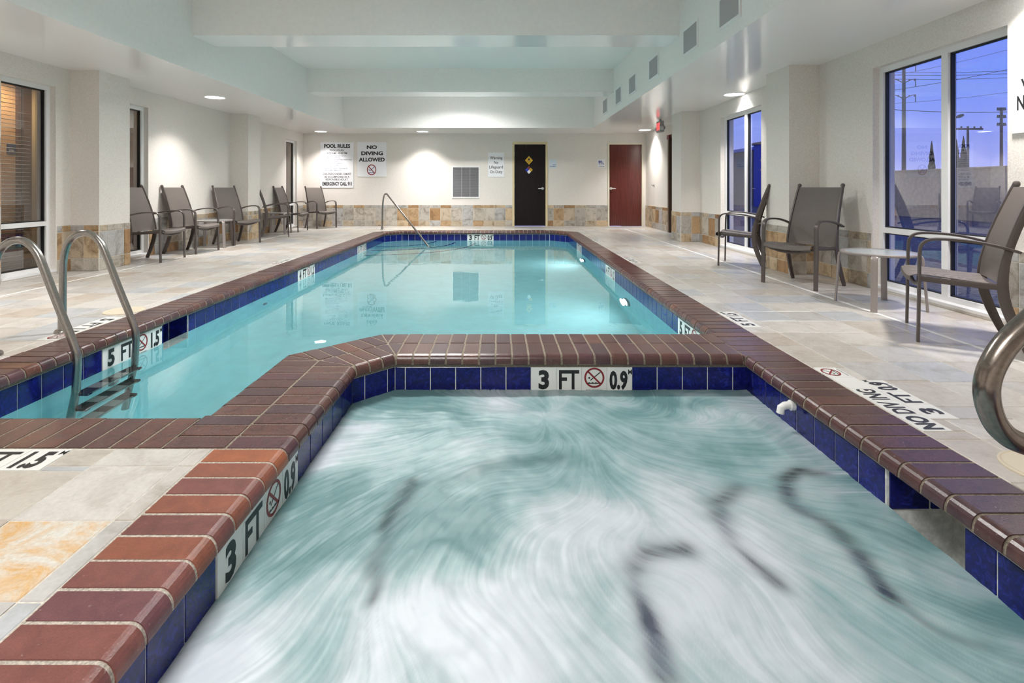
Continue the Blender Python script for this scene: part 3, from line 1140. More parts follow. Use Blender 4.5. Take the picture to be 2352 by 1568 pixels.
for cx in (2.545, 2.592):
    L_.disc((cx, YF - .0132, 1.726), AX, AZ, 0.010, 10)
    L_.flat([(-.020, .0), (-.016, -.045), (-.008, -.045), (-.007, -.092), (.007, -.092), (.008, -.045), (.016, -.045), (.020, 0)], (cx, YF - .0132, 1.712), AX, AZ)
L_.disc((2.635, YF - .0132, 1.70), AX, AZ, 0.008, 10)
L_.ring((2.641, YF - .0132, 1.645), AX, AZ, 0.017, 0.024, 18)
L_.flat([(-.004, -.0), (.004, 0), (.006, -.035), (.026, -.04), (.032, -.07), (.024, -.07), (.018, -.048), (-.002, -.045)], (2.635, YF - .0136, 1.692), AX, AZ)
L_.text('RESTROOM', (2.61, YF - .0132, 1.573), AX, AZ, 0.135, 0.02)
L_.build('lettering', 'navy_ink', r_)
# sign on the right wall beside the near window
r_ = thing('warning_sign', 'white warning sign at the right picture edge beside the large window', 'sign', (XR, 3.5, 1.396))
m_ = MB()
m_.box(XR - 0.012, XR, 3.14, 3.772, 1.396, 1.81)
m_.build('panel', 'sign_white', r_)
L_ = MB()
for s, z, w, h_ in (('WARNING', 1.735, 0.50, 0.085), ('NO LIFEGUARD', 1.61, 0.555, 0.105), ('ON DUTY', 1.475, 0.40, 0.085)):
    L_.text(s, (XR - .0128, 3.456, z), (0, -1, 0), AZ, w, h_)
L_.build('lettering', 'ink', r_)

# ------------------------------------------------------------------ grilles
r_ = thing('return_grille', 'white framed return air grille with horizontal louvres on the far wall', 'vent', (-0.96, YF, 0.739))
m_ = MB()
gx0, gx1, gz0, gz1 = -1.33, -0.596, 0.739, 1.575
fw = 0.03
m_.box(gx0, gx1, YF - 0.018, YF, gz0, gz0 + fw)
m_.box(gx0, gx1, YF - 0.018, YF, gz1 - fw, gz1)
m_.box(gx0, gx0 + fw, YF - 0.018, YF, gz0 + fw, gz1 - fw)
m_.box(gx1 - fw, gx1, YF - 0.018, YF, gz0 + fw, gz1 - fw)
m_.build('frame', 'white_frame', r_)
m_ = MB()
m_.box(gx0 + fw, gx1 - fw, YF - 0.003, YF, gz0 + fw, gz1 - fw)
m_.build('backing', 'vent_dark', r_)
m_ = MB()
n = 26
for k_ in range(n):
    z = gz0 + fw + (k_ + .5) * (gz1 - gz0 - 2 * fw) / n
    m_.add([(gx0 + fw, YF - 0.014, z - .008), (gx1 - fw, YF - 0.014, z - .008), (gx1 - fw, YF - 0.004, z + .006), (gx0 + fw, YF - 0.004, z + .006)], [(0, 1, 2, 3)])
lv = m_.build('louvers', 'return_slat', r_)
lv['kind'] = 'stuff'
m_ = MB()
for t in (1 / 3, 2 / 3):
    x = gx0 + fw + t * (gx1 - gx0 - 2 * fw)
    m_.box(x - .004, x + .004, YF - 0.016, YF - .004, gz0 + fw, gz1 - fw)
m_.build('mullions', 'vent_slat', r_)

VL = ['supply vent nearest to the camera on the right ceiling drop', 'second supply vent from the camera, just before the first beam',
      'third supply vent from the camera, just beyond the first beam', 'fourth supply vent from the camera, between the two beams',
      'fifth supply vent from the camera, just before the second beam', 'farthest supply vent on the right ceiling drop']
vent0 = None
for (yc, lb) in zip((4.97, 6.0, 7.455, 8.675, 9.71, 10.98), VL):
    if vent0 is None:
        r_ = thing('supply_vent', lb, 'vent', (CX1, yc, 2.56), group='supply vents along the right ceiling drop')
        w, h_ = 0.48, 0.325
        m_ = MB()
        f_ = 0.03
        m_.box(-0.014, 0, -w / 2, w / 2, 0, f_)
        m_.box(-0.014, 0, -w / 2, w / 2, h_ - f_, h_)
        m_.box(-0.014, 0, -w / 2, -w / 2 + f_, f_, h_ - f_)
        m_.box(-0.014, 0, w / 2 - f_, w / 2, f_, h_ - f_)
        m_.build('frame', 'white_frame', r_, local=True)
        m_ = MB()
        m_.box(-0.003, 0, -w / 2 + f_, w / 2 - f_, f_, h_ - f_)
        m_.build('backing', 'vent_dark', r_, local=True)
        m_ = MB()
        for k_ in range(24):
            y = -w / 2 + f_ + (k_ + .5) * (w - 2 * f_) / 24
            m_.add([(-.012, y + .006, f_), (-.012, y + .006, h_ - f_), (-.004, y - .006, h_ - f_), (-.004, y - .006, f_)], [(0, 1, 2, 3)])
        lv = m_.build('louvers', 'vent_slat', r_, local=True)
        lv['kind'] = 'stuff'
        vent0 = r_
    else:
        copy_thing(vent0, (CX1, yc, 2.56), 0, lb)

# ------------------------------------------------------------------ downlights
DL = [(-4.53, 8.23, 'round downlight above the left chair row'), (-4.59, 13.2, 'round downlight above the far left corner chairs'),
      (-2.02, 13.2, 'round downlight above the no diving sign'), (3.53, 7.96, 'round downlight above the far right window'),
      (3.50, 12.85, 'round downlight beside the exit sign'),
      (-4.53, 4.2, 'round downlight above the near left window'), (3.45, 3.55, 'round downlight above the near right chair'),
      (-4.53, 0.2, 'added fill downlight over the near left deck, unseen behind the camera'), (3.4, -0.6, 'added fill downlight over the near right deck, unseen behind the camera')]  # these two are unseen, added to brighten the near deck
lamp_d = bpy.data.lights.new('downlight_lamp', 'AREA')
lamp_d.shape = 'DISK'
lamp_d.size = 0.24
lamp_d.energy = DOWNLIGHT_W
lamp_d.color = (1.0, 0.955, 0.91)
lamp_d.spread = math.radians(106)
dl0 = None
for x, y, lb in DL:
    if dl0 is None:
        r_ = thing('downlight', lb, 'downlight', (x, y, ZS), group='recessed downlights in the soffit')
        m_ = MB()
        m_.lathe((0, 0, 0), [(0.165, 0.0), (0.160, -0.008), (0.142, -0.010), (0.140, 0.0)], 28)
        m_.build('trim_ring', 'white_plastic', r_, True, True)
        m_ = MB()
        m_.lathe((0, 0, 0), [(0.139, -0.003), (0.10, -0.005), (0.0005, -0.006)], 28)
        m_.build('lens', 'lens', r_, True, True)
        dl0 = r_
    else:
        copy_thing(dl0, (x, y, ZS), 0, lb)
    lo = bpy.data.objects.new('downlight_lamp', lamp_d)
    COL.objects.link(lo)
    lo.location = (x, y, ZS - 0.02)

# high fixtures in the coffer bays; all but the first are unseen, added fill
cove_d = bpy.data.lights.new('coffer_lamp', 'AREA')
cove_d.shape = 'RECTANGLE'
cove_d.size, cove_d.size_y = 1.2, 0.3
cove_d.energy = COVE_W
cove_d.spread = math.radians(150)
cove_d.color = (1.0, 0.98, 0.95)
CF = [(-0.95, 4.5, 'ceiling light in the near coffer bay in front of the first beam'), (-0.95, 7.6, 'added fill light in the coffer bay between the two beams, hidden from view'),
      (-0.95, 11.05, 'added fill light in the far coffer bay, hidden beyond the second beam'), (-0.95, -0.6, 'added fill light in the near coffer bay, unseen behind the camera')]
for x, y, lb in CF:
    r_ = thing('ceiling_light', lb, 'ceiling light', (x, y, ZC), group='ceiling lights in the coffer bays')
    m_ = MB()
    m_.box(-0.63, 0.63, -0.18, 0.18, -0.06, 0)
    m_.build('housing', 'white_plastic', r_, local=True)
    m_ = MB()
    m_.box(-0.6, 0.6, -0.15, 0.15, -0.07, -0.06)
    m_.build('diffuser', 'lens', r_, local=True)
    lo = bpy.data.objects.new('coffer_lamp', cove_d)
    COL.objects.link(lo)
    lo.location = (x, y, ZC - 0.085)
# corridor lamps
cor_d = bpy.data.lights.new('corridor_lamp', 'AREA')
cor_d.shape = 'DISK'
cor_d.size = 0.3
cor_d.energy = CORRIDOR_W
cor_d.color = (1.0, 0.72, 0.42)
for y in (7.5, 12.0):
    lo = bpy.data.objects.new('corridor_lamp', cor_d)
    COL.objects.link(lo)
    lo.location = (-6.9, y, 2.55)

# exit sign hung from the soffit
r_ = thing('exit_sign', 'grey exit sign with red letters and two lamp heads hung under the ceiling', 'exit sign', (3.31, 10.96, ZS))
m_ = MB()
m_.box(3.27, 3.35, 10.83, 11.10, 2.17, 2.40)
m_.box(3.295, 3.325, 10.93, 11.0, 2.40, ZS)
m_.build('housing', 'exit_grey', r_)
m_ = MB()
m_.text('EXIT', (3.2692, 10.965, 2.29), (0, -1, 0), AZ, 0.22, 0.15)
m_.build('lettering', 'exit_red', r_)
for y in (11.16, 10.77):
    m_ = MB()
    d = V(-0.8, 0.5 if y > 11 else -0.5, -0.25).normalized()
    u = d.orthogonal().normalized()
    m_.lathe((3.31, y, 2.25), [(0.02, -0.05), (0.045, -0.02), (0.05, 0.03), (0.044, 0.034)], 14, ax=(u, d.cross(u), d))
    m_.box(3.30, 3.32, min(y, 10.97), max(y, 10.97), 2.24, 2.26)
    m_.build('lamp_head', 'exit_grey', r_, True)
r_ = thing('wall_hook', 'small hook on the wall right of the red door', 'hook', (XR2, 12.98, 1.05))
m_ = MB()
m_.box(XR2 - 0.008, XR2, 12.96, 13.0, 1.02, 1.09)
m_.sweep([(XR2 - .008, 12.98, 1.07), (XR2 - .05, 12.98, 1.06), (XR2 - .06, 12.98, 1.09)], 0.007, 8)
m_.build('hook', 'chair_frame', r_)

# ================================================================== pool shells
pool = thing('swimming_pool', 'long swimming pool with red brick coping and cobalt waterline tiles', 'pool', (-0.6, 7.2, 0))
spa = thing('hot_tub', 'bubbling hot tub in the foreground with brick coping and cobalt tiles', 'hot tub', (0.3, 1.7, 0))


def shell(poly, parent, skim, floor_z, mat, band_mat='tile_grout'):
    """band behind the tiles + plaster walls and floor. skim: {edge index: (s0,s1)} openings"""
    n = len(poly)
    band, low, mort = MB(), MB(), MB()
    for i in range(n):
        a, b = V(*poly[i], 0), V(*poly[(i + 1) % n], 0)
        L = (b - a).length
        t = (b - a).normalized()
        segs = [(0, L)] if i not in skim else [(0, skim[i][0]), (skim[i][1], L)]
        for s0, s1 in segs:
            p, q_ = a + t * s0, a + t * s1
            band.add([p + V(0, 0, TB - .002), q_ + V(0, 0, TB - .002), q_ + V(0, 0, TT), p + V(0, 0, TT)], [(0, 1, 2, 3)])
            mort.add([p + V(0, 0, TT), q_ + V(0, 0, TT), q_ + V(0, 0, -0.05), p + V(0, 0, -0.05)], [(0, 1, 2, 3)])
        if i in skim:
            s0, s1 = skim[i]
            p, q_ = a + t * s0, a + t * s1
            zz = -0.45
            low.add([a + V(0, 0, TB - .002), p + V(0, 0, TB - .002), p + V(0, 0, zz), a + V(0, 0, zz)], [(0, 1, 2, 3)])
            low.add([q_ + V(0, 0, TB - .002), b + V(0, 0, TB - .002), b + V(0, 0, zz), q_ + V(0, 0, zz)], [(0, 1, 2, 3)])
            mort.add([p + V(0, 0, TT), q_ + V(0, 0, TT), q_ + V(0, 0, -0.05), p + V(0, 0, -0.05)], [(0, 1, 2, 3)])
            top = zz
        else:
            top = TB - .002
        low.add([a + V(0, 0, top), b + V(0, 0, top), V(b.x, b.y, floor_z(b.x, b.y)), V(a.x, a.y, floor_z(a.x, a.y))], [(0, 1, 2, 3)])
    low.add([(x, y, floor_z(x, y)) for x, y in poly], [tuple(range(n))])
    band.build('grout_band', band_mat, parent)
    mort.build('mortar_bed', 'mortar', parent)
    low.build('basin', mat, parent)


# left wall edge runs from (-2.685,11.84) down to (-2.685,2.28): s = 11.84 - y
shell(POOL, pool, {4: (11.84 - 4.465, 11.84 - 4.135)}, lambda x, y: -1.72 + 0.062 * (y - 2.28), 'plaster')
shell(SPA, spa, {0: (1.671 - 0.3, 2.014 - 0.3)}, lambda x, y: -1.1, 'spa_plaster', 'tile_grout')


# skimmer throats
def skimmer(parent, xw, s, y0, y1, mat):
    m_ = MB()
    d = 0.26
    x1 = xw + s * d
    for q_ in ([(xw, y0), (x1, y0)], [(x1, y0), (x1, y1)], [(x1, y1), (xw, y1)]):
        (ax_, ay_), (bx_, by_) = q_
        m_.add([(ax_, ay_, -.45), (bx_, by_, -.45), (bx_, by_, TT), (ax_, ay_, TT)], [(0, 1, 2, 3)])
    m_.add([(xw, y0, -.45), (x1, y0, -.45), (x1, y1, -.45), (xw, y1, -.45)], [(0, 1, 2, 3)])
    m_.add([(xw, y0, TT), (x1, y0, TT), (x1, y1, TT), (xw, y1, TT)], [(0, 1, 2, 3)])
    o = m_.build('skimmer', mat, parent)
    # tiles on the far cheek and the back
    for (c_, t_, n_, w) in ((V(xw + s * 0.085, y1, 0), V(1, 0, 0), V(0, -1, 0), 0.148), (V(xw + s * 0.215, y1, 0), V(1, 0, 0), V(0, -1, 0), 0.09),
                            (V(x1, y0 + 0.085, 0), V(0, 1, 0), V(-s, 0, 0), 0.148), (V(x1, y0 + 0.24, 0), V(0, 1, 0), V(-s, 0, 0), 0.15)):
        b_ = MB()
        b_.obox(c_ + n_ * 0.003 + V(0, 0, (TT + TB) / 2), t_, AZ, n_, w, 0.148, 0.008)
        b_.build('throat_tile', 'blue', o)


skimmer(pool, -2.685, -1, 4.135, 4.465, 'tile_grout')
skimmer(spa, 1.48, 1, 1.671, 2.014, 'tile_grout')

# ------------------------------------------------------------------ waterline tiles and depth markers
TP = 0.1525
bt_mesh = {}


def blue_tiles(parent, a, b, anchor, skip=()):
    """cobalt tiles on the wall a->b (2D), inward normal is to the left of a->b"""
    a, b = V(*a, 0), V(*b, 0)
    L = (b - a).length
    t = (b - a).normalized()
    nrm = V(-t.y, t.x, 0)
    cuts = {0.0, L}
    k_ = anchor % TP
    while k_ < L:
        cuts.add(k_)
        k_ += TP
    for s0, s1 in skip:
        cuts |= {s0, s1}
    cuts = sorted(cuts)
    for s0, s1 in zip(cuts[:-1], cuts[1:]):
        if s1 - s0 < 0.012 or any(s0 >= u - 1e-4 and s1 <= v + 1e-4 for u, v in skip):
            continue
        w = round(s1 - s0 - 0.0052, 4)
        if w not in bt_mesh:
            m_ = MB()
            hh = 0.0735
            e_ = 0.002
            m_.add([(-w / 2, 0, -hh), (w / 2, 0, -hh), (w / 2, 0, hh), (-w / 2, 0, hh),
                    (-w / 2, -.0018, -hh), (w / 2, -.0018, -hh), (w / 2, -.0018, hh), (-w / 2, -.0018, hh),
                    (-w / 2 + e_, -.003, -hh + e_), (w / 2 - e_, -.003, -hh + e_), (w / 2 - e_, -.003, hh - e_), (-w / 2 + e_, -.003, hh - e_)],
                   [(0, 1, 5, 4), (1, 2, 6, 5), (2, 3, 7, 6), (3, 0, 4, 7), (4, 5, 9, 8), (5, 6, 10, 9), (6, 7, 11, 10), (7, 4, 8, 11), (8, 9, 10, 11)])
            bt_mesh[w] = m_.mesh('waterline_tile', 'blue')
        c_ = a + t * ((s0 + s1) / 2) + V(0, 0, (TT + TB) / 2) + nrm * 0.0005
        ly = -nrm
        lx = ly.cross(AZ)
        m3 = Matrix((lx, ly, AZ)).transposed()
        inst('waterline_tile', bt_mesh[w], parent, c_, m3)


def marker(parent, c0, t, nrm, up, texts, size_t, size_u, deck=False):
    """row of white marker tiles starting at c0, reading along t. texts: tokens per tile"""
    c0, t, nrm, up = Vector(c0), Vector(t), Vector(nrm), Vector(up)
    for i, tok in enumerate(texts):
        c_ = c0 + t * ((i + .5) * size_t)
        m_ = MB()
        m_.obox(c_ - nrm * (0.006 if deck else -0.001), t, up, nrm, size_t - 0.002, size_u - 0.002, 0.014 if deck else 0.012)
        tl = m_.build('depth_marker', 'deck_marker' if deck else 'marker', parent)
        f = c_ + nrm * (0.0018 if deck else 0.0078)
        L_ = MB()
        if tok == '@':
            nodiving(L_, f + up * (0.08 * size_u), t, up * (size_u / size_t if deck else 1), 0.40 * size_t * (0.9 if deck else 1), 1, 0)
            L_.text('NO DIVING', f - up * (0.42 * size_u), t, up, 0.64 * size_t, 0.055 * size_u, 0)
        elif tok in ('0.9', '1.5', '1.2'):
            L_.text(tok, f - t * (.04 * size_t) - up * (0.03 * size_u), t, up, (0.72 if tok == '0.9' else 0.62) * size_t, 0.78 * size_u, 0)
            L_.text('M', f + t * (.415 * size_t) + up * (0.31 * size_u), t, up, 0.15 * size_t, 0.20 * size_u, 0)
        elif tok:
            w = {'FT': .80, 'NO': .84, 'DIV': .84, 'ING': .84}.get(tok, .42)
            L_.text(tok, f - up * (0.0 * size_u), t, up, w * size_t, (0.78 if not deck else .70) * size_u, 0)
        if tok:
            L_.build('lettering', ['ink', 'red_ink'], tl)


ZM = (TT + TB) / 2
MS = TP
# pool left wall (faces +X, reads away from the camera)
for y0, d_, m_ in ((3.50, '5', '1.5'), (6.847, '4', '1.2'), (9.67, '3', '0.9')):
    marker(pool, (-2.685, y0, ZM), (0, 1, 0), (1, 0, 0), AZ, [d_, 'FT', '@', m_], MS, 0.15)
blue_tiles(pool, (-2.685, 11.84), (-2.685, 2.28), 11.84 - 3.50, [(11.84 - y0 - 4 * MS, 11.84 - y0) for y0 in (3.50, 6.847, 9.67)] + [(11.84 - 4.465, 11.84 - 4.135)])
# pool right wall (faces -X, reads toward the camera)
for y0, d_, m_ in ((4.387, '5', '1.5'), (7.46, '4', '1.2'), (10.36, '3', '0.9')):
    marker(pool, (1.48, y0, ZM), (0, -1, 0), (-1, 0, 0), AZ, [d_, 'FT', '@', m_], MS, 0.15)
blue_tiles(pool, (1.48, 3.595), (1.48, 11.82), 4.387 - 3.595, [(y0 - 4 * MS - 3.595, y0 - 3.595) for y0 in (4.387, 7.46, 10.36)])
# far wall and corners
marker(pool, (-0.82, 12.2, ZM), (1, 0, 0), (0, -1, 0), AZ, ['3', 'FT', '@', '0.9'], MS, 0.15)
blue_tiles(pool, (1.10, 12.2), (-2.325, 12.2), 1.10 + 0.82, [(1.10 + 0.82 - 4 * MS, 1.10 + 0.82)])
blue_tiles(pool, (1.48, 11.82), (1.10, 12.2), 0.07)
blue_tiles(pool, (-2.325, 12.2), (-2.685, 11.84), 0.03)
# spa
blue_tiles(spa, (1.48, 0.3), (1.48, 3.165), 2.014 - 0.3 + 0.004, [(1.671 - 0.3, 2.014 - 0.3)])
marker(spa, (0.174, 3.165, ZM), (1, 0, 0), (0, -1, 0), AZ, ['3', 'FT', '@', '0.9'], MS, 0.15)
blue_tiles(spa, (1.48, 3.165), (-0.651, 3.165), 1.48 - 0.174, [(1.48 - 0.174 - 4 * MS, 1.48 - 0.174)])
blue_tiles(spa, (-0.651, 3.165), (-0.854, 2.962), 0.053)
marker(spa, (-0.854, 1.553, ZM), (0, 1, 0), (1, 0, 0), AZ, ['3', 'FT', '@', '0.9'], MS, 0.15)
blue_tiles(spa, (-0.854, 2.962), (-0.854, 0.3), 2.962 - 1.553, [(2.962 - 1.553 - 4 * MS, 2.962 - 1.553)])
# deck markers (parts of the floor)
marker(floor, (1.80, 2.16, 0), (0, 1, 0), AZ, (-1, 0, 0), ['NO', 'DIV', 'ING', '', '@'], 0.153, 0.126, True)
marker(floor, (1.9265, 2.275, 0), (0, 1, 0), AZ, (-1, 0, 0), ['3', 'FT', '0.9'], 0.1517, 0.126, True)
marker(floor, (1.805, 3.767, 0), (0, 1, 0), AZ, (-1, 0, 0), ['5', 'FT', '1.5'], 0.1517, 0.134, True)
marker(floor, (1.8035, 7.0, 0), (0, 1, 0), AZ, (-1, 0, 0), ['4', 'FT', '1.2', '@'], 0.15, 0.132, True)
marker(floor, (1.8035, 9.75, 0), (0, 1, 0), AZ, (-1, 0, 0), ['3', 'FT', '0.9'], 0.15, 0.132, True)
marker(floor, (LX - 0.0725, 4.06, 0), (0, -1, 0), AZ, (1, 0, 0), ['5', 'FT', '1.5', '@'], 0.1525, 0.134, True)
marker(floor, (LX - 0.07, 7.46, 0), (0, -1, 0), AZ, (1, 0, 0), ['4', 'FT', '1.2', '@'], 0.1525, 0.13, True)
marker(floor, (-2.26, 1.935, 0), (1, 0, 0), AZ, (0, 1, 0), ['@', '5', 'FT', '1.5'], 0.1525, 0.152, True)

# ------------------------------------------------------------------ brick coping
BP, BH = 0.0995, 0.057


def brick_profile(w, bull, inset=0.0):
    """(u, v) outline; u from the water edge outwards, v down from the top"""
    rx, rz = (0.036, 0.046) if bull else (0.003, 0.003)
    pts = []
    for i in range(7 if bull else 2):
        t = (math.pi / 2) * i / (6 if bull else 1)
        pts.append((rx - rx * math.sin(t), -rz + rz * math.cos(t)))
    pts += [(0.0, -BH + 0.004), (0.004, -BH), (w, -BH), (w, 0.0)]
    if inset:
        pts = [(u + inset * (1 if u < w / 2 else 0), v - inset) for u, v in pts]
    return pts


brick_mesh = {}


def prism_along(prof, half):
    n = len(prof)
    vs = [(u, -half, v) for u, v in prof] + [(u, half, v) for u, v in prof]
    fs = [tuple(range(n)), tuple(reversed(range(n, 2 * n)))] + [(i, n + i, n + (i + 1) % n, (i + 1) % n) for i in range(n)]
    return vs, fs


def cut(me, m4, planes):
    bm = bmesh.new()
    bm.from_mesh(me)
    inv = m4.inverted()
    for pt, nr in planes:
        p = inv @ Vector((*pt, 0))
        nn = (inv.to_3x3() @ Vector((*nr, 0))).normalized()
        g_ = bmesh.ops.bisect_plane(bm, geom=bm.verts[:] + bm.edges[:] + bm.faces[:], plane_co=p, plane_no=nn, clear_outer=True)
        ed = [e_ for e_ in bm.edges if e_.is_boundary]
        if ed:
            bmesh.ops.holes_fill(bm, edges=ed)
    out = bpy.data.meshes.new('brick')
    ok = len(bm.faces) > 0
    bmesh.ops.recalc_face_normals(bm, faces=bm.faces)
    bm.to_mesh(out)
    bm.free()
    for mt in me.materials:
        out.materials.append(mt)
    return out if ok else None


def coping(parent, p0, p1, nout, w, bull=True, planes=(), ext0=0.0, ext1=0.0, mort='mortar', bmat='brick'):
    """bricks from p0 to p1 (water-edge line), lying outwards along nout; planes: (pt, normal) cut away what is beyond"""
    a, b = V(*p0, 0), V(*p1, 0)
    n = V(*nout, 0).normalized()
    L = (b - a).length
    t = (b - a).normalized()
    cnt = max(1, round(L / BP))
    pitch = L / cnt
    if n.cross(t).z < 0:
        m3 = Matrix((n, -t, AZ)).transposed()
    else:
        m3 = Matrix((n, t, AZ)).transposed()
    key = (round(w, 3), bull, round(pitch, 3), bmat)
    if key not in brick_mesh:
        vs, fs = prism_along(brick_profile(w - 0.006, bull), pitch / 2 - 0.0062)
        brick_mesh[key] = MB().add(vs, fs).mesh('brick', bmat)
        for p_ in brick_mesh[key].polygons:
            p_.use_smooth = False
    k0, k1 = -math.ceil(ext0 / pitch), cnt + math.ceil(ext1 / pitch)
    for i in range(k0, k1):
        c_ = a + t * ((i + .5) * pitch)
        m4 = m3.to_4x4()
        m4.translation = c_ + n * random.uniform(-0.0015, 0.0015) + V(0, 0, random.uniform(-0.0012, 0.0012))
        me = brick_mesh[key]
        if planes:
            corners = [c_ + n * u + t * s for u in (0, w) for s in (-pitch / 2, pitch / 2)]
            hit = False
            gone = False
            for pt, nr in planes:
                ds = [(q_.x - pt[0]) * nr[0] + (q_.y - pt[1]) * nr[1] for q_ in corners]
                if min(ds) > -0.004:
                    gone = True
                if max(ds) > -0.004:
                    hit = True
            if gone:
                continue
            if hit:
                pl = [((pt[0] - nr[0] * .005, pt[1] - nr[1] * .005), nr) for pt, nr in planes]
                me = cut(me, m4, pl)
                if me is None:
                    continue
        o = bpy.data.objects.new('brick', me)
        COL.objects.link(o)
        o.parent = parent
        m4.translation -= ORG[parent.name]
        o.matrix_local = m4
    # mortar bed under and between the bricks
    vs, fs = prism_along(brick_profile(w, bull, 0.0025), (L + ext0 + ext1) / 2)
    me = MB().add(vs, fs).mesh('mortar', mort)
    m4 = m3.to_4x4()
    m4.translation = a + t * ((L + ext1 - ext0) / 2)
    if planes:
        me = cut(me, m4, planes)
    if me:
        o = bpy.data.objects.new('mortar', me)
        COL.objects.link(o)
        o.parent = parent
        m4.translation -= ORG[parent.name]
        o.matrix_local = m4


def miter(pt, t1, t2):
    m_ = V(*t1, 0).normalized() + V(*t2, 0).normalized()
    m_.normalize()
    return (pt, (m_.x, m_.y)), (pt, (-m_.x, -m_.y))


q_ = 1.0
D = 0.7071
# spa: right, left (single bricks), double wall toward the pool
coping(spa, (1.45, 0.30), (1.45, 3.125), (1, 0), 0.282)
coping(spa, (1.45, 3.125), (1.45, 3.635), (1, 0), 0.282, False)
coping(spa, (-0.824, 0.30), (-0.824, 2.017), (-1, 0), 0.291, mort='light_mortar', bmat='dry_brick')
coping(spa, (-0.854, 0.28), (1.48, 0.28), (0, -1), 0.27)
sb1, sb2 = (-0.824, 2.9496), (-0.6386, 3.135)
B1a, B1b = miter(sb1, (0, 1), (D, D))
B2a, B2b = miter(sb2, (D, D), (1, 0))
coping(spa, (-0.824, 2.017), sb1, (-1, 0), 0.246, True, [B1a], 0, 0.12)
coping(spa, sb1, sb2, (-D, D), 0.246, True, [B1b, B2a], 0.12, 0.12)
coping(spa, sb2, (1.45, 3.135), (0, 1), 0.246, True, [B2b], 0.12, 0)
pb1, pb2 = (-1.314, 3.1526), (-0.8416, 3.625)
C1a, C1b = miter(pb1, (0, 1), (D, D))
C2a, C2b = miter(pb2, (D, D), (1, 0))
coping(pool, (-1.314, 2.315), pb1, (1, 0), 0.244, True, [C1a], 0, 0.0)
coping(pool, pb1, pb2, (D, -D), 0.244, True, [C1b, C2a], 0, 0)
coping(pool, pb2, (1.45, 3.625), (0, -1), 0.244, True, [C2b], 0, 0)
coping(pool, (-1.314, 2.017), (-1.314, 2.315), (1, 0), 0.244, False)
# pool: near left, left, far, right
coping(pool, (-2.655, 2.31), (-1.318, 2.31), (0, -1), 0.291)
pl1, pl2 = (-2.655, 11.8276), (-2.3126, 12.17)
pr1, pr2 = (1.45, 11.8076), (1.0876, 12.17)
E1a, E1b = miter(pl1, (0, 1), (D, D))
E2a, E2b = miter(pl2, (D, D), (1, 0))
F1a, F1b = miter(pr2, (1, 0), (D, -D))
F2a, F2b = miter(pr1, (D, -D), (0, -1))
coping(pool, (-2.655, 2.02), pl1, (-1, 0), 0.288, True, [E1a], 0, 0.15)
coping(pool, pl1, pl2, (-D, D), 0.288, True, [E1b, E2a], 0.15, 0.15)
coping(pool, pl2, pr2, (0, 1), 0.288, True, [E2b, F1a], 0.15, 0.15)
coping(pool, pr2, pr1, (D, D), 0.288, True, [F1b, F2a], 0.15, 0.15)
coping(pool, pr1, (1.45, 3.64), (1, 0), 0.282, True, [F2b], 0.15, 0)

# ------------------------------------------------------------------ pool water, steps, lamps
m_ = MB()
m_.add([(x, y, PZ) for x, y in POOL], [tuple(range(len(POOL)))])
m_.add([(-2.685, 4.135, PZ), (-2.94, 4.135, PZ), (-2.94, 4.465, PZ), (-2.685, 4.465, PZ)], [(0, 1, 2, 3)])
m_.build('water', 'water', pool)
# quarter-round entry steps in the far left corner
for R, z in ((2.05, -0.85), (1.60, -0.62), (1.15, -0.42)):
    m_ = MB()
    cx, cy = -2.685, 12.2
    arc = [(cx + R * math.cos(t), cy - R * math.sin(t)) for t in [math.pi / 2 * k_ / 14 for k_ in range(15)]]
    m_.prism([(cx, cy)] + arc, -1.3, z)
    st = m_.build('entry_step', 'plaster', pool)
    m_ = MB()
    for k_ in range(14):
        (xa, ya), (xb, yb) = arc[k_], arc[k_ + 1]
        f = (R - 0.05) / R
        pts = [(xa, ya), (xb, yb), (cx + (xb - cx) * f, cy + (yb - cy) * f), (cx + (xa - cx) * f, cy + (ya - cy) * f)]
        m_.prism(pts, z, z + 0.012)
    m_.build('step_edge', 'blue', st)
pl_d = bpy.data.lights.new('underwater_lamp', 'AREA')
pl_d.shape = 'DISK'
pl_d.size = 0.24
pl_d.energy = POOL_LAMP_W
pl_d.color = (0.92, 0.98, 1.0)
for y in (6.2, 9.45, 4.6):
    m_ = MB()
    ax = (V(0, 1, 0), V(0, 0, 1), V(-1, 0, 0))
    m_.lathe((1.48, y, -0.80), [(0.155, 0), (0.155, 0.02), (0.13, 0.03), (0.125, 0.02)], 24, ax=ax)
    ul = m_.build('underwater_light', 'steel', pool, True)
    m_ = MB()
    m_.lathe((1.48, y, -0.80), [(0.124, 0.0), (0.12, 0.022), (0.07, 0.034), (0.001, 0.038)], 24, ax=ax)
    m_.build('lens', 'pool_lens', ul, True)
    lo = bpy.data.objects.new('underwater_lamp', pl_d)
    COL.objects.link(lo)
    lo.location = (1.42, y, -0.80)
    lo.rotation_euler = (0, math.radians(90), 0)
# small return fittings on the left pool wall
for y in (3.6, 5.9):
    m_ = MB()
    m_.lathe((-2.685, y, -0.62), [(0.045, 0), (0.045, 0.012), (0.02, 0.016)], 14, ax=(V(0, 1, 0), V(0, 0, 1), V(1, 0, 0)))
    m_.build('return_fitting', 'tread_grey', pool, True)

# ------------------------------------------------------------------ spa water
def unproj(x, y, z):
    d = (H - z) / (y - 431.5)
    return ((x - 1154) * d, 1200 * d)


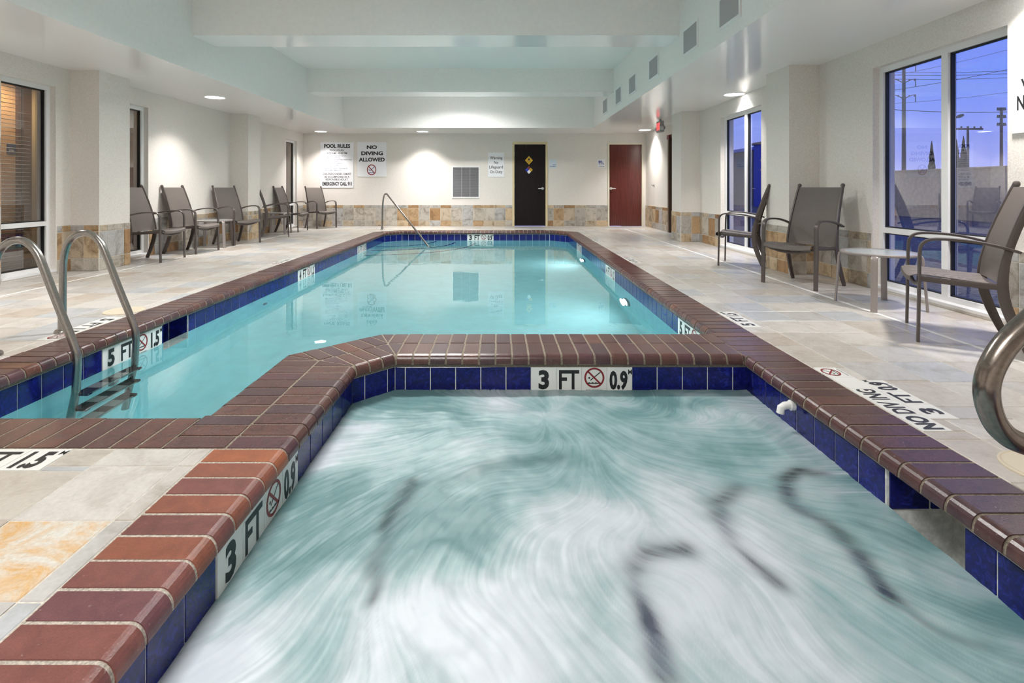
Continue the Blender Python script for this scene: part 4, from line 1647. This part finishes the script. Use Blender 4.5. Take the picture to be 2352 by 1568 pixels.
STREAKS = [
    ([(1880, 1086), (1838, 1080), (1800, 1102), (1812, 1150), (1900, 1215), (1965, 1265), (2010, 1330), (2050, 1378)], 14, 0.95),
    ([(2050, 1378), (2130, 1430), (2220, 1470), (2300, 1490)], 12, 0.4),
    ([(1700, 1120), (1645, 1158), (1662, 1215), (1722, 1280), (1795, 1350)], 16, 0.85),
    ([(1570, 1262), (1490, 1266), (1442, 1312), (1470, 1370), (1495, 1440), (1540, 1568)], 21, 0.9),
    ([(950, 1105), (905, 1160), (882, 1240), (862, 1290), (850, 1385)], 15, 0.75),
    ([(1040, 1100), (1160, 1062), (1300, 1050)], 18, 0.35),
]
SPZ = PZ + 0.004
SW = []
for pts, wpx, st in STREAKS:
    sp = []
    for (x0, y0), (x1, y1) in zip(pts[:-1], pts[1:]):
        for k_ in range(8):
            t = k_ / 8
            X, Y = unproj(x0 + (x1 - x0) * t, y0 + (y1 - y0) * t, SPZ)
            sp.append((X, Y, wpx * Y / 1200))
    SW.append((sp, st))
CLEAR = [  # photo px, py, radius m, strength : where the teal water shows between the foam
    (930, 930, .35, .55), (1380, 1030, .28, .5), (1010, 1200, .22, .55), (1060, 1240, .2, .5), (760, 1150, .25, .35), (700, 1230, .2, .4), (735, 1475, .07, .5),
    (1560, 930, .4, .35), (1250, 1090, .2, .35), (2100, 1230, .25, .2), (620, 1330, .13, .25)]
FOAM_AND_GLARE = [  # dense white foam; lower middle spots paint in the reflection of a lamp
    (800, 1000, .25, .5), (1120, 930, .16, .5), (1180, 905, .12, .3), (1640, 960, .2, .35), (900, 1060, .15, .3), (520, 1500, .35, .5), (1080, 1420, .22, .55), (1150, 1500, .16, .5), (1480, 1180, .3, .25), (1650, 1430, .3, .3),
    (960, 1390, .07, .5), (1900, 1420, .3, .25), (1300, 1230, .25, .2), (1720, 930, .2, .3)]
CL = [(*unproj(x, y, SPZ), r, s) for x, y, r, s in CLEAR]
FO = [(*unproj(x, y, SPZ), r, s) for x, y, r, s in FOAM_AND_GLARE]
import numpy as np
NX, NY = 440, 540
x0, x1, y0, y1 = -0.853, 1.479, 0.301, 3.164
gx, gy = np.meshgrid(np.linspace(x0, x1, NX + 1), np.linspace(y0, y1, NY + 1))


def vnoise(x, y, seed):
    """smooth lattice noise, about -1..1"""
    rs = np.random.RandomState(seed)
    lat = rs.uniform(-1, 1, (64, 64))
    xi, yi = np.floor(x).astype(int), np.floor(y).astype(int)
    fx, fy = x - xi, y - yi
    fx, fy = fx * fx * fx * (fx * (fx * 6 - 15) + 10), fy * fy * fy * (fy * (fy * 6 - 15) + 10)
    g = lambda i_, j_: lat[(yi + j_) % 64, (xi + i_) % 64]
    return (g(0, 0) * (1 - fx) + g(1, 0) * fx) * (1 - fy) + (g(0, 1) * (1 - fx) + g(1, 1) * fx) * fy


def fnoise(x, y, seed, octs):
    t = 0
    for k_ in range(octs):
        t = t + vnoise(x * 2 ** k_ + 7.3 * k_, y * 2 ** k_ + 3.1 * k_, seed + k_) * 0.55 ** k_
    return t


# churning current: outward from the jets, with eddies
psi = 0.17 * fnoise(gx * 1.15 + 9, gy * 1.15 + 5, 3, 2)
hx, hy = (x1 - x0) / NX, (y1 - y0) / NY
py_, px_ = np.gradient(psi, hy, hx)
ux, uy = py_, -px_
dx_, dy_ = gx - 0.25, gy - 2.75
rr = np.sqrt(dx_ ** 2 + dy_ ** 2) + 0.15
ux = ux + 0.75 * dx_ / rr
uy = uy + 0.75 * dy_ / rr
un = np.sqrt(ux ** 2 + uy ** 2) + 1e-6
ux, uy = ux / un, uy / un


def samp(f, i_, j_):
    i_ = np.clip(i_, 0, NX - 1e-3)
    j_ = np.clip(j_, 0, NY - 1e-3)
    a_, b_ = i_.astype(int), j_.astype(int)
    u, v = i_ - a_, j_ - b_
    return (f[b_, a_] * (1 - u) + f[b_, a_ + 1] * u) * (1 - v) + (f[b_ + 1, a_] * (1 - u) + f[b_ + 1, a_ + 1] * u) * v


base_i, base_j = np.meshgrid(np.arange(NX + 1, dtype=float), np.arange(NY + 1, dtype=float))


def smear(fields, steps, step=0.9):
    """average each field along the current, as a long exposure does"""
    acc = [f.copy() for f in fields]
    for sg in (1, -1):
        ci, cj = base_i.copy(), base_j.copy()
        for _ in range(steps):
            vx, vy = samp(ux, ci, cj), samp(uy, ci, cj)
            ci, cj = ci + sg * step * vx, cj + sg * step * vy * hx / hy
            for k_, f in enumerate(fields):
                acc[k_] += samp(f, ci, cj)
    return [a_ / (2 * steps + 1) for a_ in acc]


fine = np.random.RandomState(5).uniform(-1, 1, gx.shape)
mid = vnoise(gx * 42, gy * 42, 21)
big = fnoise(gx * 9, gy * 9, 31, 3)
f1 = fnoise(gx * 2.1 + 3, gy * 2.1 + 1, 11, 4)
dens = 0.50 + 0.22 * f1
for cx, cy, r, a_ in CL:
    dens -= a_ * np.exp(-((gx - cx) ** 2 + (gy - cy) ** 2) / (r * r))
for cx, cy, r, a_ in FO:
    dens += a_ * np.exp(-((gx - cx) ** 2 + (gy - cy) ** 2) / (r * r))
dark = np.zeros_like(gx)
puff0 = fnoise(gx * 5 + 4, gy * 5 + 6, 51, 4)
xw, yw = gx + 0.018 * big, gy + 0.018 * f1
for sp, st in SW:
    best = np.full_like(gx, 1e9)
    for a_, b_, w_ in sp:
        best = np.minimum(best, ((xw - a_) ** 2 + (yw - b_) ** 2) / (w_ * w_))
    dark = np.maximum(dark, st * np.exp(-best * 0.50) * 0.80 * np.clip(0.85 + 0.30 * puff0, 0.35, 1.1))
(fine,) = smear([fine], 34)
(mid,) = smear([mid], 16)
(dark,) = smear([dark * (1 + 0.3 * mid)], 5)
(big, dens) = smear([big, dens], 26)
fine /= fine.std() + 1e-9
mid /= mid.std() + 1e-9
big /= big.std() + 1e-9
puff = fnoise(gx * 6 + 2, gy * 6 + 8, 41, 4)
dens = np.clip(dens + 0.050 * fine + 0.026 * mid + 0.065 * big + 0.15 * puff, 0, 1)
dark = np.clip(dark * (1 + 0.14 * fine + 0.05 * mid), 0, 0.86)
zz_ = SPZ + 0.012 * f1 * np.clip(np.minimum(np.minimum(gx - x0, x1 - gx), y1 - gy) / 0.2, 0, 1) + 0.0005 * mid + 0.00028 * fine + 0.0016 * puff
vs = np.stack([gx, gy, zz_], -1).reshape(-1, 3)
ids = np.arange((NX + 1) * (NY + 1)).reshape(NY + 1, NX + 1)
quad = np.stack([ids[:-1, :-1], ids[:-1, 1:], ids[1:, 1:], ids[1:, :-1]], -1).reshape(-1, 4)
cxm = (gx[:-1, :-1] + hx / 2).ravel()
cym = (gy[:-1, :-1] + hy / 2).ravel()
quad = quad[(cym - 2.962) <= (cxm + 0.854) + 0.02]          # leaves out the chamfered corner
me = bpy.data.meshes.new('water')
me.vertices.add(len(vs))
me.vertices.foreach_set('co', vs.ravel())
me.loops.add(quad.size)
me.loops.foreach_set('vertex_index', quad.ravel())
me.polygons.add(len(quad))
me.polygons.foreach_set('loop_start', np.arange(0, quad.size, 4))
me.update(calc_edges=True)
at1 = me.attributes.new('foam', 'FLOAT', 'POINT')
at1.data.foreach_set('value', dens.ravel())
at2 = me.attributes.new('gap', 'FLOAT', 'POINT')
at2.data.foreach_set('value', dark.ravel())
fs = quad
me.polygons.foreach_set('use_smooth', [True] * len(fs))
q = NT('foaming_water')
fa = q.n('Attribute', attribute_name='foam')
ga = q.n('Attribute', attribute_name='gap')
col = q.ramp(fa.outputs['Fac'], [(0.12, (0.115, 0.225, 0.235)), (0.42, (0.22, 0.335, 0.35)), (0.66, (0.335, 0.415, 0.445)), (1.0, (0.50, 0.545, 0.60))])
q.l(col, q.b.inputs['Base Color'])
q.set(None, 0.42, **{'Specular IOR Level': 0.35})
# thin water over the gaps lets the dark tiled bench edge show
inv = q.n('Math', operation='SUBTRACT', use_clamp=True)
inv.inputs[0].default_value = 1.0
q.l(ga.outputs['Fac'], inv.inputs[1])
q.l(inv.outputs[0], q.b.inputs['Alpha'])
me.materials.append(q.m)
o = bpy.data.objects.new('water', me)
COL.objects.link(o)
o.parent = spa
o.location = -ORG[spa.name]
# curved bench edges trimmed in dark tile, just under the surface
for sp, st in SW:
    m_ = MB()
    pts = [V(a_, b_, 0) for a_, b_, _ in sp]
    k2 = (H - (PZ - 0.06)) / (H - SPZ)
    pts = [p * k2 for p in pts]
    ws = [max(0.06, w_ * 3.2) for _, _, w_ in sp]
    vs2, fs2 = [], []
    for i, p in enumerate(pts):
        t = (pts[min(i + 1, len(pts) - 1)] - pts[max(i - 1, 0)]).normalized()
        s_ = V(-t.y, t.x, 0)
        for zz in (PZ - 0.06, PZ - 0.30):
            vs2 += [V(p.x, p.y, zz) + s_ * ws[i], V(p.x, p.y, zz) - s_ * ws[i]]
    for i in range(len(pts) - 1):
        a_, b_ = 4 * i, 4 * i + 4
        fs2 += [(a_, a_ + 1, b_ + 1, b_), (a_ + 2, b_ + 2, b_ + 3, a_ + 3), (a_, b_, b_ + 2, a_ + 2), (a_ + 1, a_ + 3, b_ + 3, b_ + 1)]
    m_.add(vs2, fs2)
    m_.build('bench_edge', 'bench_tile', spa)
# white return elbow on the right spa wall
r_ = MB()
r_.sweep([(1.49, 2.647, -0.095), (1.455, 2.647, -0.095), (1.43, 2.647, -0.097), (1.412, 2.647, -0.108), (1.408, 2.647, -0.135)], 0.019, 12)
r_.lathe((1.476, 2.647, -0.095), [(0.026, 0), (0.026, 0.02)], 14, ax=(V(0, 1, 0), V(0, 0, 1), V(-1, 0, 0)))
r_.build('spout', 'white_plastic', spa, True)


# ------------------------------------------------------------------ skimmer lids on the deck
def lid(label, x, y, r):
    t_ = thing('skimmer_lid', label, 'lid', (x, y, 0), group='skimmer lids in the deck')
    m_ = MB()
    m_.lathe((0, 0, 0), [(r, -0.001), (r, 0.004), (r - 0.008, 0.006), (r - 0.012, 0.0035), (r - 0.018, 0.0035)], 32)
    m_.build('collar', 'beige_plastic', t_, True, True)
    m_ = MB()
    m_.lathe((0, 0, 0), [(r - 0.019, 0.0), (r - 0.019, 0.0045), (r - 0.03, 0.006), (0.03, 0.006), (0.025, 0.005), (0.001, 0.005)], 32)
    m_.box(-0.05, -0.02, -0.012, 0.012, 0.003, 0.0068)
    m_.build('cover', 'beige_plastic', t_, True, True)


lid('round beige skimmer lid in the deck behind the pool ladder', -3.09, 4.27, 0.145)
lid('round beige skimmer lid beside the hot tub at the right picture edge', 1.945, 1.86, 0.135)


# ================================================================== rails
def smooth_path(pts, rounds=2):
    pts = [Vector(p) for p in pts]
    for _ in range(rounds):
        out = [pts[0]]
        for a, b in zip(pts[:-1], pts[1:]):
            out += [a * .75 + b * .25, a * .25 + b * .75]
        out.append(pts[-1])
        pts = out
    return pts


# ladder on the left pool side
lad = thing('pool_ladder', 'steel pool ladder with two arched rails on the left pool edge', 'ladder', (-3.06, 3.38, 0))
RAILP = [(-3.055, 0.0), (-3.055, 0.20), (-3.055, 0.40), (-3.05, 0.52), (-3.02, 0.63), (-2.95, 0.69), (-2.865, 0.695), (-2.79, 0.63), (-2.745, 0.52),
         (-2.67, 0.32), (-2.56, 0.055), (-2.545, -0.02), (-2.548, -0.10), (-2.56, -0.30), (-2.60, -0.85), (-2.62, -1.15)]
for y in (3.13, 3.63):
    m_ = MB()
    m_.sweep(smooth_path([(x, y, z) for x, z in RAILP], 2), 0.0225, 14)
    rl = m_.build('rail', 'steel', lad, True)
    m_ = MB()
    m_.lathe((-3.055, y, 0), [(0.05, 0), (0.05, 0.012), (0.044, 0.022), (0.03, 0.026)], 20)
    m_.lathe((-3.055, y, 0.0), [(0.028, 0.02), (0.028, 0.11), (0.024, 0.115)], 16)
    m_.build('flange', 'steel', rl, True)
for z, x in ((-0.275, -2.535), (-0.555, -2.545), (-0.845, -2.57)):
    m_ = MB()
    n = 5
    tr_ = MB()
    tr_.box(x - 0.055, x + 0.035, 3.155, 3.605, z - 0.022, z)
    td = tr_.build('tread', 'tread_black', lad)
    m_ = MB()
    for k_ in (1, 3):
        ya = 3.165 + k_ * 0.086
        m_.box(x - 0.05, x + 0.03, ya, ya + 0.088, z, z + 0.002)
    m_.build('grip_pad', 'tread_grey', td)
    m_ = MB()
    m_.box(x + 0.035, x + 0.04, 3.155, 3.605, z - 0.024, z + 0.003)
    m_.build('nosing', 'steel', td)
    m_ = MB()
    for ya in (3.13, 3.63):
        m_.obox((x - 0.005, ya + (0.03 if ya < 3.4 else -0.03), z - 0.01), (1, 0, 0), (0, 1, 0), AZ, 0.09, 0.035, 0.04)
    m_.build('end_cap', 'tread_black', td)

# handrail at the far left steps
hr = thing('pool_handrail', 'slender steel handrail sloping into the pool at the far left steps', 'handrail', (-2.88, 12.52, 0))
m_ = MB()
A, B = V(-2.88, 12.52, 0), V(-1.55, 10.97, -0.22)
dirv = (B - A)
dirv.z = 0


def hp(t, z):
    p = A + dirv * t
    return (p.x, p.y, z)


m_.sweep(smooth_path([hp(0, 0), hp(0.005, 0.4), hp(0.015, 0.68), hp(0.05, 0.85), hp(0.105, 0.875), hp(0.165, 0.80), hp(0.33, 0.60), hp(1.0, -0.22), hp(1.05, -0.30)], 2), 0.0195, 12)
m_.build('rail', 'steel', hr, True)
m_ = MB()
m_.lathe((-2.88, 12.52, 0), [(0.05, 0), (0.05, 0.012), (0.03, 0.03), (0.024, 0.08)], 16)
m_.build('flange', 'steel', hr, True)

# spa grab rail at the right picture edge
gr = thing('spa_handrail', 'thick looped steel handrail at the right edge of the hot tub', 'handrail', (1.95, 1.2, 0))


def gp(x, y, d):
    return V((x - 1154) * d / 1200, d, H - (y - 431.5) * d / 1200)


loop = [V(1.95, 1.16, 0.0), V(1.95, 1.16, 0.35), V(1.95, 1.16, 0.72), V(1.90, 1.16, 0.88), V(1.72, 1.165, 0.925), V(1.52, 1.17, 0.90), V(1.34, 1.175, 0.83),
        gp(2352, 748, 1.18), gp(2296, 805, 1.18), gp(2262, 878, 1.18), gp(2272, 950, 1.19), gp(2306, 1000, 1.20), gp(2360, 1024, 1.21), V(1.36, 1.22, 0.385), V(1.6, 1.22, 0.37), V(1.95, 1.19, 0.37)]
m_ = MB()
m_.sweep(smooth_path(loop, 3), 0.0245, 16)
m_.build('rail', 'bronze_rail', gr, True)
m_ = MB()
m_.lathe((1.95, 1.16, 0), [(0.065, 0), (0.065, 0.012), (0.055, 0.022), (0.03, 0.028)], 20)
m_.build('flange', 'bronze_rail', gr, True)


# ================================================================== chairs and tables
def blade_y(z):
    pts = [(0.0, 0.270), (0.15, 0.205), (0.30, 0.160), (0.42, 0.150), (0.55, 0.165), (0.70, 0.205), (0.85, 0.255), (1.03, 0.325)]
    for (a, ya), (b, yb) in zip(pts[:-1], pts[1:]):
        if z <= b:
            t = (z - a) / (b - a)
            return ya + (yb - ya) * t
    return pts[-1][1]


def make_chair(label, group):
    t_ = thing('sling_chair', label, 'chair', (0, 0, 0), group=group)
    for s in (-1, 1):
        # rear blade: foot, sabre curve, up to the top of the back
        m_ = MB()
        zs = [0, .1, .2, .3, .4, .5, .6, .72, .85, .95, 1.035]
        xs_ = [0.268, .265, .262, .258, .254, .250, .246, .240, .234, .230, .226]
        pts = [(s * x_, blade_y(z_), z_) for x_, z_ in zip(xs_, zs)]
        m_.sweep(smooth_path(pts, 1), 0.0125, 8, side=(1, 0, 0), rn=[0.021 + 0.008 * math.sin(math.pi * min(1, k_ / 12)) for k_ in range(20)] + [0.02] * 10)
        m_.build('rear_leg', 'chair_frame', t_, True, True)
        # front leg rising into the arm
        m_ = MB()
        pts = [(s * .275, -.262, 0), (s * .275, -.258, .2), (s * .275, -.255, .42), (s * .275, -.254, .56), (s * .275, -.250, .63), (s * .275, -.215, .668),
               (s * .275, -.15, .678), (s * .275, 0, .672), (s * .275, .13, .645), (s * .272, .23, .612)]
        m_.sweep(smooth_path(pts, 2), 0.021, 8, side=(1, 0, 0), rn=0.0095)
        m_.build('arm', 'chair_frame', t_, True, True)
        m_ = MB()
        m_.sweep([(s * .250, -.265, .412), (s * .250, -.1, .400), (s * .250, .155, .388)], 0.011, 8, side=(1, 0, 0), rn=0.018)
        m_.build('seat_rail', 'chair_frame', t_, True, True)
        m_ = MB()
        m_.lathe((s * .226, blade_y(1.035), 1.03), [(0.020, -0.01), (0.021, 0.008), (0.014, 0.02), (0.002, 0.024)], 12)
        m_.build('end_cap', 'chair_frame', t_, True, True)
    m_ = MB()
    m_.sweep([(-.262, -.25, .40), (-.2, -.25, .378), (-.1, -.25, .356), (0, -.25, .349), (.1, -.25, .356), (.2, -.25, .378), (.262, -.25, .40)], 0.010, 8, side=(0, 1, 0), rn=0.014)
    m_.build('front_bar', 'chair_frame', t_, True, True)
    m_ = MB()
    m_.sweep([(-.25, .14, .385), (.25, .14, .385)], 0.011, 8)
    m_.build('seat_bar', 'chair_frame', t_, True, True)
    m_ = MB()
    m_.sweep([(-.245, blade_y(.55) + .004, .55), (-.17, blade_y(.55) + .03, .55), (0, blade_y(.55) + .045, .55), (.17, blade_y(.55) + .03, .55), (.245, blade_y(.55) + .004, .55)], 0.009, 8)
    m_.build('back_bar', 'chair_frame', t_, True, True)
    # seat sling, rolled over at the front
    prof = [(-.285, .385), (-.302, .402), (-.298, .425), (-.268, .437), (-.2, .436), (-.08, .424), (.04, .412), (.14, .408)]
    m_ = MB()
    nx = 9

    def strip(prof, half, sag, th):
        vs_, fs_ = [], []
        for k_, pr_ in enumerate(prof):
            for i_ in range(nx):
                u = -1 + 2 * i_ / (nx - 1)
                hw = half[k_] if isinstance(half, list) else half
                dn = sag * (1 - u * u) * (1 if 0 < k_ else .4)
                vs_.append((u * hw, pr_[0] + (dn if sag_y else 0), pr_[1] - (0 if sag_y else dn)))
        m = len(prof)
        for k_ in range(m - 1):
            for i_ in range(nx - 1):
                a_ = k_ * nx + i_
                fs_.append((a_, a_ + 1, a_ + nx + 1, a_ + nx))
        # underside
        o_ = len(vs_)
        vs_ += [(x_, y_ + th[0], z_ + th[1]) for x_, y_, z_ in vs_]
        fs_ += [tuple(o_ + i_ for i_ in reversed(f_)) for f_ in fs_]
        rim = [i_ for i_ in range(nx)] + [k_ * nx + nx - 1 for k_ in range(1, m)] + [(m - 1) * nx + i_ for i_ in range(nx - 2, -1, -1)] + [k_ * nx for k_ in range(m - 2, 0, -1)]
        for a_, b_ in zip(rim, rim[1:] + rim[:1]):
            fs_.append((a_, b_, o_ + b_, o_ + a_))
        return vs_, fs_
    sag_y = False
    m_.add(*strip(prof, 0.244, 0.022, (0, -0.004)))
    m_.build('seat', 'sling', t_, True, True)
    sag_y = True
    zs = [0.405, 0.45, 0.52, 0.60, 0.70, 0.80, 0.90, 0.97, 1.012]
    prof = [(blade_y(z_) - 0.012, z_) for z_ in zs]
    m_ = MB()
    m_.add(*strip(prof, [.242, .241, .240, .237, .233, .229, .225, .222, .220], 0.028, (0.004, 0)))
    m_.build('backrest', 'sling', t_, True, True)
    return t_


def face(dx, dy):
    """rotation that turns the chair's front (-Y) toward (dx,dy)"""
    return math.atan2(dy, dx) + math.pi / 2


GL, GRP = 'sling chairs along the left wall', 'sling chairs along the right wall'
CH = [(-4.86, 7.29, (1, 0.02), 'woven sling chair half hidden by the front left column', GL),
      (-4.88, 8.21, (1, -0.08), 'woven sling chair left of the side table, against the left wall', GL),
      (-4.81, 9.46, (.926, -.377), 'dark sling chair angled toward the pool just before the second left column', GL),
      (-4.74, 10.88, (.92, .40), 'sling chair seen edge-on beside the second left column', GL),
      (-4.90, 12.15, (1, -.02), 'sling chair before the far left corner window', GL),
      (-4.60, 13.22, (.80, -.60), 'pale sling chair in the far corner under the pool rules sign', GL),
      (3.17, 6.88, (-.85, .52), 'sling chair seen from behind at the far side of the right column', GRP),
      (3.14, 5.457, (-.865, -.5), 'dark brown sling chair in front of the right column beside the table', GRP),
      (3.09, 3.52, (-.85, .525), 'sling chair nearest the camera in front of the large right window', GRP)]
chair0 = None
for x, y, f_, lb, g_ in CH:
    if chair0 is None:
        chair0 = make_chair(lb, g_)
        chair0.location = (x, y, 0)
        chair0.rotation_euler = (0, 0, face(*f_))
        ORG[chair0.name] = V(x, y, 0)
    else:
        copy_thing(chair0, (x, y, 0), face(*f_), lb, g_)


def make_table(label, loc, rz, group):
    t_ = thing('side_table', label, 'table', loc, rz, group)
    m_ = MB()
    R = 0.285
    m_.lathe((0, 0, 0), [(R - .035, .445), (R - .008, .442), (R, .448), (R, .458), (R - .008, .464), (R - .035, .462)], 40)
    m_.f = m_.f[:-2]
    m_.mi = m_.mi[:-2]
    n = 40
    m_.add([], [])
    # close the inner side of the rim
    b_ = len(m_.v) - 6 * n
    for i in range(n):
        m_.f.append((i, (i + 1) % n, 5 * n + (i + 1) % n, 5 * n + i))
        m_.mi.append(0)
    m_.build('rim', 'table_frame', t_, True, True)
    m_ = MB()
    m_.lathe((0, 0, 0), [(R - .034, .450), (R - .034, .460)], 40)
    m_.build('glass_top', 'pebble_glass', t_, False, True)
    for k_ in range(4):
        an = math.pi / 4 + k_ * math.pi / 2
        d = V(math.cos(an), math.sin(an), 0)
        sd = V(-d.y, d.x, 0)
        m_ = MB()
        pts = [d * (R - .03) + V(0, 0, .447), d * (R - .006) + V(0, 0, .443), d * (R + .006) + V(0, 0, .425), d * (R + .010) + V(0, 0, .36), d * (R + .035) + V(0, 0, 0)]
        m_.sweep(smooth_path(pts, 2), 0.024, 8, side=sd, rn=0.010)
        m_.build('leg', 'table_frame', t_, True, True)
    return t_


tb = make_table('round glass-topped side table between two right chairs', (3.21, 4.45, 0), 0.05, 'round side tables')
copy_thing(tb, (-4.90, 8.88, 0), 0.2, 'round side table between two chairs on the left deck')
copy_thing(tb, (-4.95, 11.5, 0), 0.1, 'far round side table behind the edge-on chair on the left')

# ================================================================== outdoors beyond the right windows
mb = MB()
mb.box(XR + 0.22, 140, -40, 160, -0.25, -0.12)
struct(mb.build('ground', 'gravel'))
r_ = thing('garden_wall', 'low tan boundary wall outside the right windows', 'wall', (16, 18, -0.12))
m_ = MB()
m_.box(16, 16.3, 2, 30, -0.12, 1.66)
m_.build('wall_body', 'block_wall', r_)
m_ = MB()
m_.box(15.95, 16.35, 2, 30, 1.66, 1.71)
m_.build('wall_cap', 'block_wall', r_)
r_ = thing('outbuilding', 'dark flat-roofed building seen through the far right window', 'building', (19, 42, -0.12))
m_ = MB()
m_.box(16, 24, 33, 48, -0.12, 3.4)
m_.build('walls', 'dark_building', r_)
m_ = MB()
m_.box(15.8, 24.2, 32.8, 48.2, 3.4, 3.6)
m_.build('roof', 'blue_metal', r_)
r_ = thing('blue_container', 'bright blue metal shed beside the dark building outside', 'shed', (17, 31, -0.12))
m_ = MB()
m_.box(15.4, 19, 29.5, 32.0, -0.12, 3.6)
m_.build('walls', 'blue_metal', r_)
m_ = MB()
m_.box(15.3, 19.1, 29.4, 32.1, 3.6, 3.75)
m_.build('roof', 'pole_metal', r_)


def at(x, d):
    return V((x - 1154) * d / 1200, d, 0)


def zz(y, d):
    return H - (y - 431.5) * d / 1200


def pole(label, pxx, d, ytop, rad, arms, half, up=0.0):
    b_ = at(pxx, d)
    t_ = thing('utility_pole', label, 'utility pole', (b_.x, b_.y, -0.12), group='utility poles outside the right windows')
    m_ = MB()
    m_.sweep([(b_.x, b_.y, -0.12), (b_.x, b_.y, zz(ytop, d))], [rad, rad * .75], 10)
    m_.build('post', 'pole_metal', t_)
    for ya in arms:
        z = zz(ya, d)
        for s in (-1, 1):
            m_ = MB()
            m_.sweep([(b_.x, b_.y, z - up * .5), (b_.x + s * half * .6, b_.y, z + up * .3), (b_.x + s * half, b_.y, z + up * .5), (b_.x + s * half, b_.y, z - up * 1.2 - .02)], 0.05 if up else 0.07, 6)
            for k_ in (0.45, 0.9):
                m_.sweep([(b_.x + s * half * k_, b_.y, z), (b_.x + s * half * k_, b_.y, z + .18)], 0.05, 6)
            m_.build('crossarm', 'pole_metal', t_)
    return t_


pole('tall steel transmission pole with curved arms behind the left window pane', 2076, 60, 120, 0.22, [152, 186, 222], 1.35, 0.5)
pole('short pole with one wide crossarm outside the right window pane', 2223, 36, 290, 0.09, [296], 1.0)
pole('wooden pole with three short crossarms near the window edge', 2300, 42, 247, 0.12, [252, 269, 287], 0.33)
b_ = at(2172, 34)
r_ = thing('street_lamp', 'street lamp with angled arm outside the right window pane', 'street lamp', (b_.x, b_.y, -0.12))
m_ = MB()
m_.sweep([(b_.x, b_.y, -0.12), (b_.x, b_.y, zz(318, 34))], [0.09, 0.06], 8)
m_.build('post', 'pole_metal', r_)
e0 = at(2195, 34)
e1 = at(2212, 34)
m_ = MB()
m_.sweep([(b_.x, b_.y, zz(318, 34)), (b_.x + (e0.x - b_.x) * .6, b_.y, zz(285, 34)), (e0.x, b_.y, zz(270, 34))], 0.04, 8)
m_.build('arm', 'pole_metal', r_)
m_ = MB()
m_.sweep([(e0.x, b_.y, zz(270, 34)), ((e0.x + e1.x) / 2, b_.y, zz(267, 34)), (e1.x, b_.y, zz(264, 34))], [0.05, 0.12, 0.08], 8)
m_.build('lamp_head', 'pole_metal', r_, True)
WI = [((2030, 166), (2420, 156), 62, 'upper of three level power lines in the right windows'), ((2030, 172), (2420, 163), 62, 'middle of three level power lines in the right windows'),
      ((2030, 181), (2420, 172), 62, 'lower of three level power lines in the right windows'), ((2030, 250), (2420, 252), 43.5, 'single level power line to the wooden pole'),
      ((2030, 210), (2420, 135), 55, 'steep power line crossing the level lines'), ((2030, 239), (2420, 196), 55, 'gently rising lower power line'),
      ((2030, 178), (2420, 85), 55, 'steepest power line near the window head')]
for (xa, ya), (xb, yb), d, lb in WI:
    a_, b2 = at(xa, d), at(xb, d)
    m_ = MB()
    pts = []
    for k_ in range(9):
        t = k_ / 8
        pts.append((a_.x + (b2.x - a_.x) * t, d, zz(ya + (yb - ya) * t, d) - 0.25 * 4 * t * (1 - t)))
    m_.sweep(pts, 0.028 if 'level' in lb else 0.018, 5)
    tag(m_.build('power_line', 'wire'), lb, 'power line', 'power lines outside the right windows')
for pxx, d, yt, lb in ((2140, 26, 322, 'slim cypress behind the window mullion outside'), (2197, 24, 318, 'left of two cypresses outside the right window pane'),
                       (2213, 23, 310, 'right, taller of two cypresses outside the right window pane')):
    b_ = at(pxx, d)
    top = zz(yt, d)
    t_ = thing('cypress_tree', lb, 'tree', (b_.x, b_.y, -0.12), group='cypress trees outside')
    m_ = MB()
    m_.sweep([(b_.x, b_.y, -0.12), (b_.x, b_.y, 0.6)], 0.05, 8)
    m_.build('trunk', 'bark', t_)
    m_ = MB()
    n, mm = 14, 22
    vs_, fs_ = [], []
    for j in range(mm + 1):
        f = j / mm
        rr = 0.26 * (1 - f) ** 0.75 * min(1, f * 6 + .4)
        for i in range(n):
            an = 2 * math.pi * i / n
            w_ = rr * (1 + 0.35 * mnoise.noise(V(i * 1.7, j * .9, pxx)))
            vs_.append((b_.x + w_ * math.cos(an), b_.y + w_ * math.sin(an), 0.25 + (top - .25) * f + 0.05 * mnoise.noise(V(i, j, 5))))
    for j in range(mm):
        for i in range(n):
            fs_.append((j * n + i, j * n + (i + 1) % n, (j + 1) * n + (i + 1) % n, (j + 1) * n + i))
    m_.add(vs_, fs_)
    m_.build('foliage', 'cypress', t_)
